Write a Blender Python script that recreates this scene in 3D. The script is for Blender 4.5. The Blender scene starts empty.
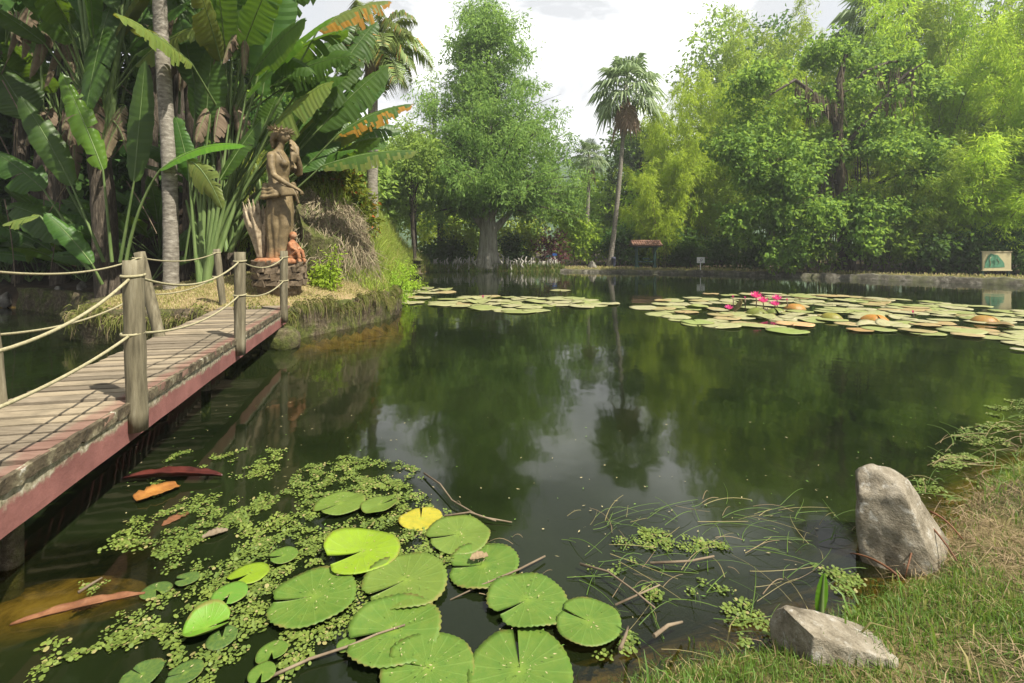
import bpy, bmesh, math, random
import numpy as np
from mathutils import Vector, Matrix, noise as mnoise

R = math.radians
rng = np.random.default_rng(7)
random.seed(7)
sc = bpy.context.scene
COL = sc.collection

# ------------------------------------------------------------------ camera, sky, sun, exposure
F, HOR, EYE = 480.0, 248.0, 1.6
cam = bpy.data.cameras.new('camera')
cam.lens = F * 36.0 / 1024.0
cam.sensor_width = 36.0
cam.shift_y = -(341.5 - HOR) / 1024.0
cam.clip_end = 4000
cam.clip_start = 0.05
co = bpy.data.objects.new('camera', cam)
COL.objects.link(co)
co.location = (0, 0, EYE)
co.rotation_euler = (R(90), 0, 0)
sc.camera = co

HAZE = 0.0011
SUN_EL, SUN_AZ = 55.0, 124.0          # azimuth measured from +Y towards +X
w = bpy.data.worlds.new('World')
sc.world = w
w.use_nodes = True
nt = w.node_tree
nt.nodes.clear()
def wn(t, **k):
    n = nt.nodes.new(t)
    for a, b in k.items():
        setattr(n, a, b)
    return n
sky = wn('ShaderNodeTexSky', sky_type='NISHITA', sun_disc=False)
sky.sun_elevation = R(SUN_EL)
sky.sun_rotation = R(SUN_AZ)
sky.air_density = 1.2
sky.dust_density = 2.0
tc = wn('ShaderNodeTexCoord')
mp = wn('ShaderNodeMapping')
mp.inputs['Scale'].default_value = (1.0, 1.0, 1.8)
n1 = wn('ShaderNodeTexNoise')
n1.inputs['Scale'].default_value = 2.3
n1.inputs['Detail'].default_value = 7
n1.inputs['Roughness'].default_value = 0.55
n1.inputs['Distortion'].default_value = 0.4
cov = wn('ShaderNodeValToRGB')
cov.color_ramp.elements[0].position = 0.22
cov.color_ramp.elements[0].color = (0.8, 0.8, 0.8, 1)
cov.color_ramp.elements[1].position = 0.45
cov.color_ramp.elements[1].color = (1, 1, 1, 1)
cc = wn('ShaderNodeValToRGB')
cc.color_ramp.elements[0].position = 0.60
cc.color_ramp.elements[0].color = (3.3, 3.38, 3.5, 1)
cc.color_ramp.elements[1].position = 0.82
cc.color_ramp.elements[1].color = (11.0, 11.0, 10.8, 1)
mx = wn('ShaderNodeMixRGB')
bg = wn('ShaderNodeBackground')
bg.inputs['Strength'].default_value = 0.115
wo = wn('ShaderNodeOutputWorld')
L = nt.links.new
L(tc.outputs['Generated'], mp.inputs['Vector'])
L(mp.outputs['Vector'], n1.inputs['Vector'])
L(n1.outputs['Fac'], cov.inputs['Fac'])
dp = wn('ShaderNodeVectorMath', operation='DOT_PRODUCT')
dp.inputs[1].default_value = (0.42, 0.62, -0.75)
L(tc.outputs['Generated'], dp.inputs[0])
ma = wn('ShaderNodeMath', operation='MULTIPLY_ADD')
ma.inputs[1].default_value = 0.34
L(dp.outputs['Value'], ma.inputs[0])
L(n1.outputs['Fac'], ma.inputs[2])
L(ma.outputs[0], cc.inputs['Fac'])
L(cov.outputs['Color'], mx.inputs['Fac'])
L(sky.outputs['Color'], mx.inputs['Color1'])
L(cc.outputs['Color'], mx.inputs['Color2'])
L(mx.outputs['Color'], bg.inputs['Color'])
L(bg.outputs['Background'], wo.inputs['Surface'])

sl = bpy.data.lights.new('sun', 'SUN')
sl.energy = 5.0
sl.angle = R(0.6)
sl.color = (1.0, 0.93, 0.80)
so = bpy.data.objects.new('sun', sl)
COL.objects.link(so)
to_sun = Vector((math.cos(R(SUN_EL)) * math.sin(R(SUN_AZ)), math.cos(R(SUN_EL)) * math.cos(R(SUN_AZ)), math.sin(R(SUN_EL))))
so.rotation_euler = to_sun.to_track_quat('Z', 'Y').to_euler()
so.location = (10, 5, 40)

sc.view_settings.view_transform = 'Standard'
sc.view_settings.look = 'None'
sc.view_settings.exposure = 1.1
sc.view_settings.gamma = 1.0
sc.view_settings.use_curve_mapping = False
sc.cycles.max_bounces = 7
sc.cycles.diffuse_bounces = 4
sc.cycles.glossy_bounces = 3
sc.cycles.transmission_bounces = 4
sc.cycles.transparent_max_bounces = 8
sc.cycles.caustics_reflective = False
sc.cycles.caustics_refractive = False

# ------------------------------------------------------------------ helpers
def P(px, py, d):
    return Vector(((px - 512) / F * d, d, EYE + (HOR - py) / F * d))

def G(px, py, z=0.0):
    d = (EYE - z) * F / (py - HOR)
    return Vector(((px - 512) / F * d, d, z))

def tag(o, label=None, cat=None, group=None, kind=None):
    if label: o['label'] = label
    if cat: o['category'] = cat
    if group: o['group'] = group
    if kind: o['kind'] = kind
    return o

def empty(name, loc=(0, 0, 0), rz=0.0):
    o = bpy.data.objects.new(name, None)
    COL.objects.link(o)
    o.location = loc
    o.rotation_euler = (0, 0, rz)
    o.empty_display_size = 0.2
    return o

def link(name, me, parent=None, loc=None):
    o = bpy.data.objects.new(name, me)
    COL.objects.link(o)
    if parent: o.parent = parent
    if loc is not None: o.location = loc
    return o

def copy_tree(o, parent=None):
    c = o.copy()
    COL.objects.link(c)
    if parent: c.parent = parent
    for ch in list(o.children):
        copy_tree(ch, c)
    return c

def mesh_np(name, V, Fq, mats, mi=None, smooth=False, attr=None):
    """V (n,3), Fq (m,k) faces of one size"""
    me = bpy.data.meshes.new(name)
    V = np.asarray(V, dtype=np.float32)
    Fq = np.asarray(Fq, dtype=np.int32)
    m, k = Fq.shape
    me.vertices.add(len(V))
    me.vertices.foreach_set('co', V.ravel())
    me.loops.add(m * k)
    me.loops.foreach_set('vertex_index', Fq.ravel())
    me.polygons.add(m)
    me.polygons.foreach_set('loop_start', np.arange(0, m * k, k, dtype=np.int32))
    me.polygons.foreach_set('loop_total', np.full(m, k, dtype=np.int32))
    if smooth:
        me.polygons.foreach_set('use_smooth', np.ones(m, dtype=bool))
    if mi is not None:
        me.polygons.foreach_set('material_index', np.asarray(mi, dtype=np.int32))
    for x in (mats if isinstance(mats, (list, tuple)) else [mats]):
        me.materials.append(x)
    if attr:
        for an, av in attr.items():
            a = me.attributes.new(an, 'FLOAT', 'POINT')
            a.data.foreach_set('value', np.asarray(av, dtype=np.float32))
    me.update(calc_edges=True)
    me.validate()
    return me

class MB:
    def __init__(s):
        s.v, s.f, s.m, s.sm = [], [], [], []
    def add(s, vs, fs, m=0, smooth=False):
        b = len(s.v)
        s.v += [tuple(x) for x in vs]
        for f in fs:
            s.f.append([i + b for i in f])
            s.m.append(m)
            s.sm.append(smooth)
        return s
    def box(s, c, size, M=None, m=0, jit=0.0, bev=0.0):
        hx, hy, hz = size[0] / 2, size[1] / 2, size[2] / 2
        vs = []
        for z in (-hz, hz):
            for x, y in ((-hx, -hy), (hx, -hy), (hx, hy), (-hx, hy)):
                p = Vector((x, y, z))
                if jit: p += Vector((random.uniform(-jit, jit), random.uniform(-jit, jit), random.uniform(-jit, jit)))
                if M: p = M @ p
                vs.append(p + Vector(c))
        fs = [(3, 2, 1, 0), (4, 5, 6, 7), (0, 1, 5, 4), (1, 2, 6, 5), (2, 3, 7, 6), (3, 0, 4, 7)]
        return s.add(vs, fs, m)
    def tube(s, pts, rad, n=8, m=0, cap=True, smooth=True, wob=0.0, flat=1.0):
        pts = [Vector(p) for p in pts]
        k = len(pts)
        if not hasattr(rad, '__len__'): rad = [rad] * k
        t0 = (pts[1] - pts[0]).normalized()
        ref = Vector((0, 0, 1)) if abs(t0.z) < 0.9 else Vector((1, 0, 0))
        side = t0.cross(ref).normalized()
        vs = []
        for i in range(k):
            t = (pts[min(i + 1, k - 1)] - pts[max(i - 1, 0)]).normalized()
            side = (side - t * side.dot(t))
            if side.length < 1e-6: side = t.orthogonal()
            side.normalize()
            up = side.cross(t)
            for j in range(n):
                a = 2 * math.pi * j / n
                r = rad[i]
                if wob: r *= 1 + random.uniform(-wob, wob)
                vs.append(pts[i] + side * (math.cos(a) * r) + up * (math.sin(a) * r * flat))
        fs = []
        for i in range(k - 1):
            for j in range(n):
                a, b = i * n + j, i * n + (j + 1) % n
                fs.append((a, b, b + n, a + n))
        s.add(vs, fs, m, smooth)
        if cap:
            b = len(s.v) - len(vs)
            s.f.append([b + j for j in range(n)][::-1]); s.m.append(m); s.sm.append(False)
            s.f.append([b + (k - 1) * n + j for j in range(n)]); s.m.append(m); s.sm.append(False)
        return s
    def rings(s, rings, m=0, cap=True, smooth=True):
        """list of rings (equal length lists of points)"""
        n = len(rings[0])
        vs = [p for r in rings for p in r]
        fs = []
        for i in range(len(rings) - 1):
            for j in range(n):
                a, b = i * n + j, i * n + (j + 1) % n
                fs.append((a, b, b + n, a + n))
        if cap:
            fs.append(tuple(range(n))[::-1])
            fs.append(tuple(range((len(rings) - 1) * n, len(rings) * n)))
        return s.add(vs, fs, m, smooth)
    def mesh(s, name, mats):
        me = bpy.data.meshes.new(name)
        me.from_pydata(s.v, [], s.f)
        for x in (mats if isinstance(mats, (list, tuple)) else [mats]):
            me.materials.append(x)
        me.polygons.foreach_set('material_index', s.m)
        me.polygons.foreach_set('use_smooth', s.sm)
        me.update()
        return me
    def build(s, name, mats, parent=None, loc=None):
        return link(name, s.mesh(name, mats), parent, loc)

def bez(a, b, c, n):
    a, b, c = Vector(a), Vector(b), Vector(c)
    return [a * (1 - t) ** 2 + b * (2 * t * (1 - t)) + c * t * t for t in [i / (n - 1) for i in range(n)]]

def sstep(a, b, x):
    t = np.clip((x - a) / (b - a), 0, 1)
    return t * t * (3 - 2 * t)

# value noise on numpy arrays
_perm = np.random.default_rng(3).random((256, 256))
def vnoise(x, y):
    xi, yi = np.floor(x).astype(int), np.floor(y).astype(int)
    fx, fy = x - xi, y - yi
    fx, fy = fx * fx * (3 - 2 * fx), fy * fy * (3 - 2 * fy)
    g = lambda a, b: _perm[a % 256, b % 256]
    return (g(xi, yi) * (1 - fx) + g(xi + 1, yi) * fx) * (1 - fy) + (g(xi, yi + 1) * (1 - fx) + g(xi + 1, yi + 1) * fx) * fy
def fbm(x, y, o=4):
    s, a = 0, 0.5
    for i in range(o):
        s = s + a * vnoise(x * 2 ** i + 17 * i, y * 2 ** i + 31 * i)
        a *= 0.5
    return s

# ------------------------------------------------------------------ materials
class NT:
    def __init__(s, name):
        s.m = bpy.data.materials.new(name)
        s.m.use_nodes = True
        s.t = s.m.node_tree
        s.t.nodes.clear()
        s.out = s.n('ShaderNodeOutputMaterial')
    def n(s, t, ins=None, **k):
        x = s.t.nodes.new(t)
        for a, b in k.items(): setattr(x, a, b)
        for a, b in (ins or {}).items():
            if hasattr(b, 'is_linked') or isinstance(b, bpy.types.NodeSocket): s.t.links.new(b, x.inputs[a])
            else: x.inputs[a].default_value = b
        return x
    def l(s, a, b): s.t.links.new(a, b)
    def noise(s, scale, detail=4, rough=0.6, coord='Object', vec=None, dist=0.0):
        if vec is None:
            vec = s.n('ShaderNodeTexCoord').outputs[coord]
        return s.n('ShaderNodeTexNoise', {'Vector': vec, 'Scale': scale, 'Detail': detail, 'Roughness': rough, 'Distortion': dist}).outputs['Fac']
    def ramp(s, fac, stops):
        r = s.n('ShaderNodeValToRGB', {'Fac': fac})
        e = r.color_ramp.elements
        while len(e) < len(stops): e.new(0.5)
        for i, (p, c) in enumerate(stops):
            e[i].position = p
            e[i].color = c if len(c) == 4 else (*c, 1)
        return r.outputs['Color']
    def mix(s, f, a, b, mode='MIX'):
        x = s.n('ShaderNodeMixRGB', {'Fac': f}, blend_type=mode)
        for i, c in (('Color1', a), ('Color2', b)):
            if isinstance(c, bpy.types.NodeSocket): s.l(c, x.inputs[i])
            else: x.inputs[i].default_value = c if len(c) == 4 else (*c, 1)
        return x.outputs['Color']
    def math(s, op, a, b=0.0):
        x = s.n('ShaderNodeMath', operation=op)
        for i, c in enumerate((a, b)):
            if isinstance(c, bpy.types.NodeSocket): s.l(c, x.inputs[i])
            else: x.inputs[i].default_value = c
        return x.outputs[0]
    def bump(s, h, strength=0.3, dist=0.02):
        return s.n('ShaderNodeBump', {'Height': h, 'Strength': strength, 'Distance': dist}).outputs['Normal']
    def pbr(s, col, rough=0.7, spec=0.3, normal=None, metal=0.0):
        b = s.n('ShaderNodeBsdfPrincipled')
        for i, c in (('Base Color', col), ('Roughness', rough), ('Specular IOR Level', spec), ('Metallic', metal)):
            if isinstance(c, bpy.types.NodeSocket): s.l(c, b.inputs[i])
            else: b.inputs[i].default_value = (*c, 1) if isinstance(c, tuple) and len(c) == 3 else c
        if normal is not None: s.l(normal, b.inputs['Normal'])
        return b.outputs['BSDF']
    def done(s, sh):
        s.l(sh, s.out.inputs['Surface'])
        return s.m

def leaf_mat(name, c1, c2, trans=0.35, tcol=None, rough=0.45, spec=0.35, nscale=0.5, third=None, p3=0.9):
    t = NT(name)
    rnd = t.n('ShaderNodeNewGeometry').outputs['Random Per Island']
    orr = t.n('ShaderNodeObjectInfo').outputs['Random']
    no = t.noise(nscale, 3)
    f = t.math('ADD', t.math('MULTIPLY', rnd, 0.55), t.math('MULTIPLY', t.math('SUBTRACT', no, 0.3), 1.1))
    col = t.mix(f, c1, c2)
    if third:
        col = t.mix(t.math('GREATER_THAN', rnd, p3), col, third)
    hsv = t.n('ShaderNodeHueSaturation', {'Color': col, 'Value': t.math('ADD', t.math('MULTIPLY', orr, 0.35), 0.82), 'Hue': t.math('ADD', t.math('MULTIPLY', orr, 0.02), 0.49)})
    col = hsv.outputs['Color']
    b = t.pbr(col, rough, spec)
    tcl = t.mix(0.5, col, tcol or (c2[0] * 1.5, c2[1] * 1.5, c2[2] * 0.6), 'MIX')
    tr = t.n('ShaderNodeBsdfTranslucent', {'Color': tcl}).outputs['BSDF']
    ms = t.n('ShaderNodeMixShader', {'Fac': trans})
    t.l(b, ms.inputs[1]); t.l(tr, ms.inputs[2])
    return t.done(ms.outputs[0])

def rough_mat(name, stops, scale=6.0, rough=0.85, bump=0.4, dist=0.02, stretch=None, spec=0.25, bscale=None, detail=6):
    t = NT(name)
    tcn = t.n('ShaderNodeTexCoord').outputs['Object']
    if stretch:
        mpn = t.n('ShaderNodeMapping', {'Vector': tcn})
        mpn.inputs['Scale'].default_value = stretch
        tcn = mpn.outputs['Vector']
    no = t.noise(scale, detail, 0.65, vec=tcn)
    b2 = t.noise(bscale or scale * 3, 5, 0.7, vec=tcn)
    col = t.ramp(no, stops)
    h = t.math('ADD', no, t.math('MULTIPLY', b2, 0.6))
    return t.done(t.pbr(col, rough, spec, t.bump(h, bump, dist)))

M = {}
M['banana'] = leaf_mat('banana_leaf', (0.034, 0.085, 0.014), (0.072, 0.15, 0.022), 0.38, (0.22, 0.36, 0.015), 0.46, 0.35, 0.6)
M['banana_lit'] = leaf_mat('banana_leaf_young_lit', (0.09, 0.22, 0.02), (0.14, 0.28, 0.025), 0.5, (0.35, 0.55, 0.02), 0.35, 0.45, 0.8)  # young leaf green, with sunlit brightness put into the colour
M['banana_old'] = leaf_mat('banana_leaf_ageing', (0.10, 0.16, 0.03), (0.16, 0.19, 0.04), 0.35, (0.4, 0.36, 0.03), 0.5, 0.3, 0.8)
M['banana_orange'] = leaf_mat('banana_leaf_edge', (0.30, 0.15, 0.02), (0.40, 0.24, 0.03), 0.4, (0.7, 0.35, 0.02), 0.6, 0.2, 2.0)
M['banana_dead'] = leaf_mat('banana_leaf_dead', (0.10, 0.073, 0.045), (0.22, 0.17, 0.115), 0.12, (0.3, 0.2, 0.1), 0.8, 0.15, 1.5)
M['petiole'] = rough_mat('banana_stalk', [(0.3, (0.07, 0.12, 0.03)), (0.7, (0.16, 0.22, 0.08))], 3.0, 0.5, 0.1, 0.01, (4, 4, 0.6))
M['fibre'] = rough_mat('fibrous_trunk', [(0.25, (0.022, 0.018, 0.013)), (0.5, (0.075, 0.060, 0.044)), (0.75, (0.19, 0.155, 0.115))], 5.0, 0.9, 0.9, 0.05, (5, 5, 0.8))
M['palm_bark'] = rough_mat('palm_bark', [(0.3, (0.08, 0.07, 0.055)), (0.55, (0.22, 0.20, 0.165)), (0.8, (0.42, 0.40, 0.35))], 7.0, 0.9, 0.6, 0.03, (1.0, 1.0, 2.5))
M['bark'] = rough_mat('tree_bark', [(0.3, (0.03, 0.024, 0.018)), (0.6, (0.085, 0.07, 0.055)), (0.8, (0.16, 0.14, 0.115))], 4.0, 0.9, 0.8, 0.05, (3, 3, 0.6))
M['cypress_bark'] = rough_mat('cypress_bark', [(0.3, (0.14, 0.125, 0.105)), (0.5, (0.32, 0.30, 0.265)), (0.8, (0.50, 0.47, 0.42))], 3.0, 0.9, 0.9, 0.06, (3.5, 3.5, 0.35))
M['knee'] = rough_mat('cypress_knee', [(0.3, (0.24, 0.22, 0.19)), (0.7, (0.55, 0.53, 0.48))], 6.0, 0.9, 0.5, 0.02, (4, 4, 1))
M['cypress'] = leaf_mat('cypress_leaf', (0.115, 0.25, 0.06), (0.25, 0.425, 0.10), 0.5, (0.42, 0.62, 0.12), 0.6, 0.15, 0.35)
M['bamboo'] = leaf_mat('bamboo_leaf', (0.22,0.36,0.03), (0.44,0.585,0.055), 0.5, (0.66,0.8,0.08), 0.6, 0.15, 0.3)
M['bamboo_green'] = leaf_mat('bamboo_leaf_green', (0.16,0.26,0.04), (0.33,0.44,0.06), 0.5, (0.55,0.67,0.08), 0.6, 0.15, 0.3)
M['culm'] = rough_mat('bamboo_culm', [(0.3, (0.11, 0.12, 0.04)), (0.7, (0.26, 0.24, 0.10))], 2.0, 0.5, 0.1, 0.01, (3, 3, 0.5))
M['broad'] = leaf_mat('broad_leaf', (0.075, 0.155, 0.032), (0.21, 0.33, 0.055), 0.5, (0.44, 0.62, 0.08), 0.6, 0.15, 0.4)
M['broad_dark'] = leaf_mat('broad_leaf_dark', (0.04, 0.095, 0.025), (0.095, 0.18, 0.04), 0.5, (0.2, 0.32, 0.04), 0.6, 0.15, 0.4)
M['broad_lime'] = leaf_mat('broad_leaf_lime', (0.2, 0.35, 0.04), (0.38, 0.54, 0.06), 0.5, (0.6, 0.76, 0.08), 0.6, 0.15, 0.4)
M['lime_sunlit'] = leaf_mat('sunlit_lime_leaf', (.36, .50, .07), (.54, .66, .10), 0.5, (.7, .82, .1), .6, .15, .4)  # lime leaf lightened so bushes standing in shade look sunlit
M['far_green'] = leaf_mat('far_tree_leaf', (0.15, 0.27, 0.06), (0.28, 0.42, 0.09), 0.5, (0.48, 0.64, 0.1), 0.6, 0.15, 0.3)
M['red_leaf'] = leaf_mat('red_leaf', (0.06, 0.022, 0.024), (0.115, 0.04, 0.045), 0.3, (0.2, 0.05, 0.06), 0.45, 0.35, 1.5)
M['croton'] = leaf_mat('croton_leaf', (0.08, 0.15, 0.02), (0.20, 0.22, 0.03), 0.35, (0.35, 0.36, 0.03), 0.5, 0.2, 1.2, (0.40, 0.12, 0.03), 0.92)
M['fan'] = leaf_mat('fan_palm_leaf', (0.15, 0.24, 0.10), (0.30, 0.38, 0.18), 0.35, (0.14, 0.22, 0.05), 0.5, 0.35, 0.8)
M['palm_dead'] = leaf_mat('palm_leaf_dead', (0.26, 0.18, 0.115), (0.44, 0.33, 0.22), 0.12, (0.3, 0.18, 0.08), 0.8, 0.15, 1.0)
M['feather'] = leaf_mat('feather_palm_leaf', (0.11, 0.19, 0.05), (0.24, 0.30, 0.08), 0.3, (0.3, 0.33, 0.05), 0.5, 0.3, 0.5, (0.4, 0.22, 0.06), 0.93)
M['grass'] = leaf_mat('grass_blade', (0.07, 0.145, 0.025), (0.15, 0.24, 0.04), 0.4, (0.3, 0.4, 0.05), 0.5, 0.3, 1.5, (0.32, 0.27, 0.12), 0.8)
M['grass_dry'] = leaf_mat('lawn_blade', (0.20, 0.22, 0.06), (0.38, 0.34, 0.13), 0.35, (0.45, 0.42, 0.13), 0.6, 0.2, 0.8, (0.48, 0.39, 0.22), 0.6)
M['grass_slope'] = leaf_mat('slope_blade', (0.19, 0.28, 0.045), (0.36, 0.43, 0.08), 0.4, (0.35, 0.42, 0.05), 0.6, 0.2, 0.6, (0.36, 0.29, 0.12), 0.88)
M['straw'] = leaf_mat('dry_straw', (0.15, 0.105, 0.06), (0.30, 0.23, 0.135), 0.1, (0.4, 0.3, 0.15), 0.8, 0.2, 3.0)
M['moss_hang'] = leaf_mat('hanging_moss', (0.085, 0.068, 0.045), (0.17, 0.14, 0.095), 0.15, (0.2, 0.16, 0.09), 0.9, 0.1, 1.0)
M['stone'] = rough_mat('grey_stone', [(0.3, (0.06, 0.053, 0.043)), (0.5, (0.14, 0.13, 0.11)), (0.72, (0.26, 0.245, 0.215))], 7.0, 0.9, 0.6, 0.02)
M['rope'] = rough_mat('rope', [(0.3, (0.20, 0.18, 0.10)), (0.7, (0.36, 0.33, 0.21))], 60.0, 0.9, 0.5, 0.004, (1, 1, 1))
M['post'] = rough_mat('weathered_post', [(0.3, (0.055, 0.048, 0.030)), (0.55, (0.15, 0.132, 0.085)), (0.8, (0.27, 0.25, 0.18))], 5.0, 0.85, 0.5, 0.012, (5, 5, 0.5))
M['plank'] = rough_mat('weathered_plank', [(0.3, (0.14, 0.115, 0.085)), (0.55, (0.30, 0.26, 0.205)), (0.8, (0.42, 0.37, 0.30))], 4.0, 0.85, 0.5, 0.008, (0.8, 8, 3))
M['concrete'] = rough_mat('old_concrete', [(0.3, (0.11, 0.10, 0.085)), (0.6, (0.27, 0.26, 0.235)), (0.8, (0.38, 0.37, 0.33))], 3.0, 0.9, 0.5, 0.02)
M['bract'] = rough_mat('palm_bract', [(0.3, (0.055, 0.022, 0.012)), (0.55, (0.15, 0.065, 0.03)), (0.8, (0.27, 0.14, 0.07))], 9.0, 0.6, 0.4, 0.006, (1, 1, 1))
M['bract_red'] = rough_mat('red_bract', [(0.3, (0.025, 0.006, 0.006)), (0.7, (0.10, 0.025, 0.018))], 9.0, 0.4, 0.3, 0.006)
M['bract_orange'] = rough_mat('orange_bract', [(0.3, (0.16, 0.06, 0.015)), (0.7, (0.34, 0.16, 0.035))], 12.0, 0.6, 0.3, 0.006)
M['twig'] = rough_mat('twig', [(0.3, (0.085, 0.06, 0.04)), (0.7, (0.22, 0.175, 0.12))], 8.0, 0.9, 0.3, 0.005)
M['green_paint'] = rough_mat('dark_green_paint', [(0.3, (0.018, 0.05, 0.042)), (0.7, (0.035, 0.085, 0.07))], 5.0, 0.5, 0.1, 0.003)
M['white_paint'] = rough_mat('white_paint', [(0.3, (0.62, 0.62, 0.58)), (0.7, (0.78, 0.78, 0.75))], 4.0, 0.6, 0.05, 0.002)
M['tan_board'] = rough_mat('tan_board', [(0.3, (0.36, 0.32, 0.18)), (0.7, (0.47, 0.42, 0.25))], 3.0, 0.6, 0.05, 0.002)
M['map_green'] = rough_mat('map_green', [(0.3, (0.05, 0.16, 0.10)), (0.7, (0.10, 0.24, 0.14))], 6.0, 0.6, 0.02, 0.001)
M['tile'] = rough_mat('clay_tile', [(0.3, (0.10, 0.055, 0.04)), (0.7, (0.24, 0.13, 0.09))], 4.0, 0.85, 0.3, 0.01)
M['dark_blue'] = rough_mat('slate_blue_plastic', [(0.3, (0.03, 0.035, 0.06)), (0.7, (0.06, 0.065, 0.10))], 4.0, 0.5, 0.05, 0.002)
M['turq'] = rough_mat('turquoise_plastic', [(0.3, (0.03, 0.30, 0.25)), (0.7, (0.05, 0.38, 0.32))], 4.0, 0.5, 0.05, 0.002)
M['blue'] = rough_mat('blue_plastic', [(0.3, (0.03, 0.10, 0.38)), (0.7, (0.04, 0.14, 0.45))], 4.0, 0.5, 0.05, 0.002)
M['petal'] = leaf_mat('pink_petal', (0.62, 0.05, 0.22), (0.75, 0.12, 0.36), 0.35, (0.8, 0.1, 0.35), 0.5, 0.3, 3.0)

# ------------------------------------------------------------------ pond outline and terrain
POND = np.array([(-30, 1.5), (-9, -0.6), (-3.2, -1.0), (-1.4, -0.2), (-0.45, 1.25), (0.18, 1.74), (0.45, 1.87), (0.77, 1.96), (1.1, 2.05), (1.5, 2.22),
    (1.86, 2.42), (2.5, 2.9), (3.2, 3.35), (4.4, 4.0), (7, 5), (12, 6.5), (22, 10.5), (29, 16), (22.2, 20.8), (18, 24.8), (12.2, 29.6), (5.6, 31.8),
    (3.0, 32.8), (-4.6, 33.2), (-5.9, 32), (-5.9, 27), (-4.6, 20), (-3.3, 14.2), (-2.75, 11.6), (-2.85, 10.5), (-3.9, 8.05), (-6.4, 7.95), (-7.7, 8.4),
    (-9, 10.7), (-13, 12.7), (-30, 12.6)], dtype=float)

def poly_sd(x, y, poly=POND):
    """signed distance, positive OUTSIDE the pond (land)"""
    x, y = np.asarray(x, float), np.asarray(y, float)
    d = np.full(x.shape, 1e9)
    inside = np.zeros(x.shape, bool)
    n = len(poly)
    for i in range(n):
        ax, ay = poly[i]; bx, by = poly[(i + 1) % n]
        ex, ey = bx - ax, by - ay
        t = np.clip(((x - ax) * ex + (y - ay) * ey) / (ex * ex + ey * ey), 0, 1)
        d = np.minimum(d, np.hypot(x - ax - t * ex, y - ay - t * ey))
        c = ((ay > y) != (by > y)) & (x < (bx - ax) * (y - ay) / (by - ay + 1e-12) + ax)
        inside ^= c
    return np.where(inside, -d, d)

def height(x, y):
    x, y = np.asarray(x, float), np.asarray(y, float)
    s = poly_sd(x, y)
    n = fbm(x * 1.3, y * 1.3) - 0.5
    nf = fbm(x * 7, y * 7, 3) - 0.45
    # below water
    dep = 1.25 * sstep(-0.25, 1.6, -s) - 1.25 * sstep(-.25, 1.6, 0 * s)
    shallow = sstep(1.1, 0.5, np.hypot((x + 2.2) / .75, (y - 2.32) / .52)) 
    sh2 = sstep(1.3, 0.3, np.hypot((x + 2.9) / 1.5, (y - 9.0) / 2.6))
    dep = dep * (1 - sh2) + sh2 * np.minimum(dep, .16 + .06 * n)
    dep = dep * (1 - shallow) + shallow * np.minimum(dep, 0.10 + 0.05 * n)
    zb = -0.05 - dep + n * 0.06 * sstep(0, 0.5, -s)
    # near bank
    near = -0.05 + 0.13 * sstep(0, 0.3, s) + 0.34 * sstep(0.1, 2.4, s) + 0.10 * n * sstep(0, 0.5, s) + 0.03 * nf * sstep(0.0, 0.3, s)
    # peninsula + hill on the left
    pen = -0.5 + 1.06 * sstep(0.04, 0.30, s) + 0.19 * np.clip(s - 0.3, 0, 3.4) + 0.08 * n + 0.02 * nf
    hill = 2.9 * sstep(-0.1, 2.1, s - 0.2) * sstep(10.6, 13.0, y + 0.35 * (x + 4.2)) * sstep(-15, -7.5, x) * sstep(36, 27, y)
    mound = 1.65 * np.exp(-(((x + 4.75) / 0.95) ** 2 + ((y - 12.0) / 0.85) ** 2) ** 1.6)
    pen = pen + hill + mound * (1 - hill / 3.2)
    far = -0.6 + 0.84 * sstep(0.1, 0.55, s) + 0.012 * np.clip(s, 0, 60) + 0.10 * n
    wl = sstep(6.0, 7.0, y) * sstep(-1.5, -2.5, x)
    wl = np.where(y > 32.6, sstep(-5.6, -8, x), wl)
    wf = sstep(8.0, 14.0, y) * (1 - wl)
    zl = near * (1 - wf - wl).clip(0, 1) + pen * wl + far * wf
    return np.where(s > 0, zl, zb)

def hz(x, y): return float(height(np.array([x]), np.array([y]))[0])

def axis(segs):
    out = [segs[0][0]]
    for a, b, st in segs:
        k = max(1, int(round((b - a) / st)))
        out += list(np.linspace(a, b, k + 1)[1:])
    return np.array(out)
xs = axis([(-300, -120, 30), (-120, -32, 8), (-32, -10, 0.6), (-10, -2.5, 0.11), (-2.5, 4.5, 0.07), (4.5, 9, 0.2), (9, 32, 0.35), (32, 120, 8), (120, 300, 30)])
ys = axis([(-60, -4, 4), (-4, 1, 0.2), (1, 4.5, 0.07), (4.5, 7.5, 0.15), (7.5, 14, 0.12), (14, 36, 0.3), (36, 60, 2), (60, 200, 12), (200, 300, 25)])
gx, gy = np.meshgrid(xs, ys)
gz = height(gx, gy)
V = np.stack([gx.ravel(), gy.ravel(), gz.ravel()], 1)
nx, ny = len(xs), len(ys)
ii = np.arange((ny - 1) * nx).reshape(ny - 1, nx)[:, :-1].ravel()
Fq = np.stack([ii, ii + 1, ii + nx + 1, ii + nx], 1)
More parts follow.
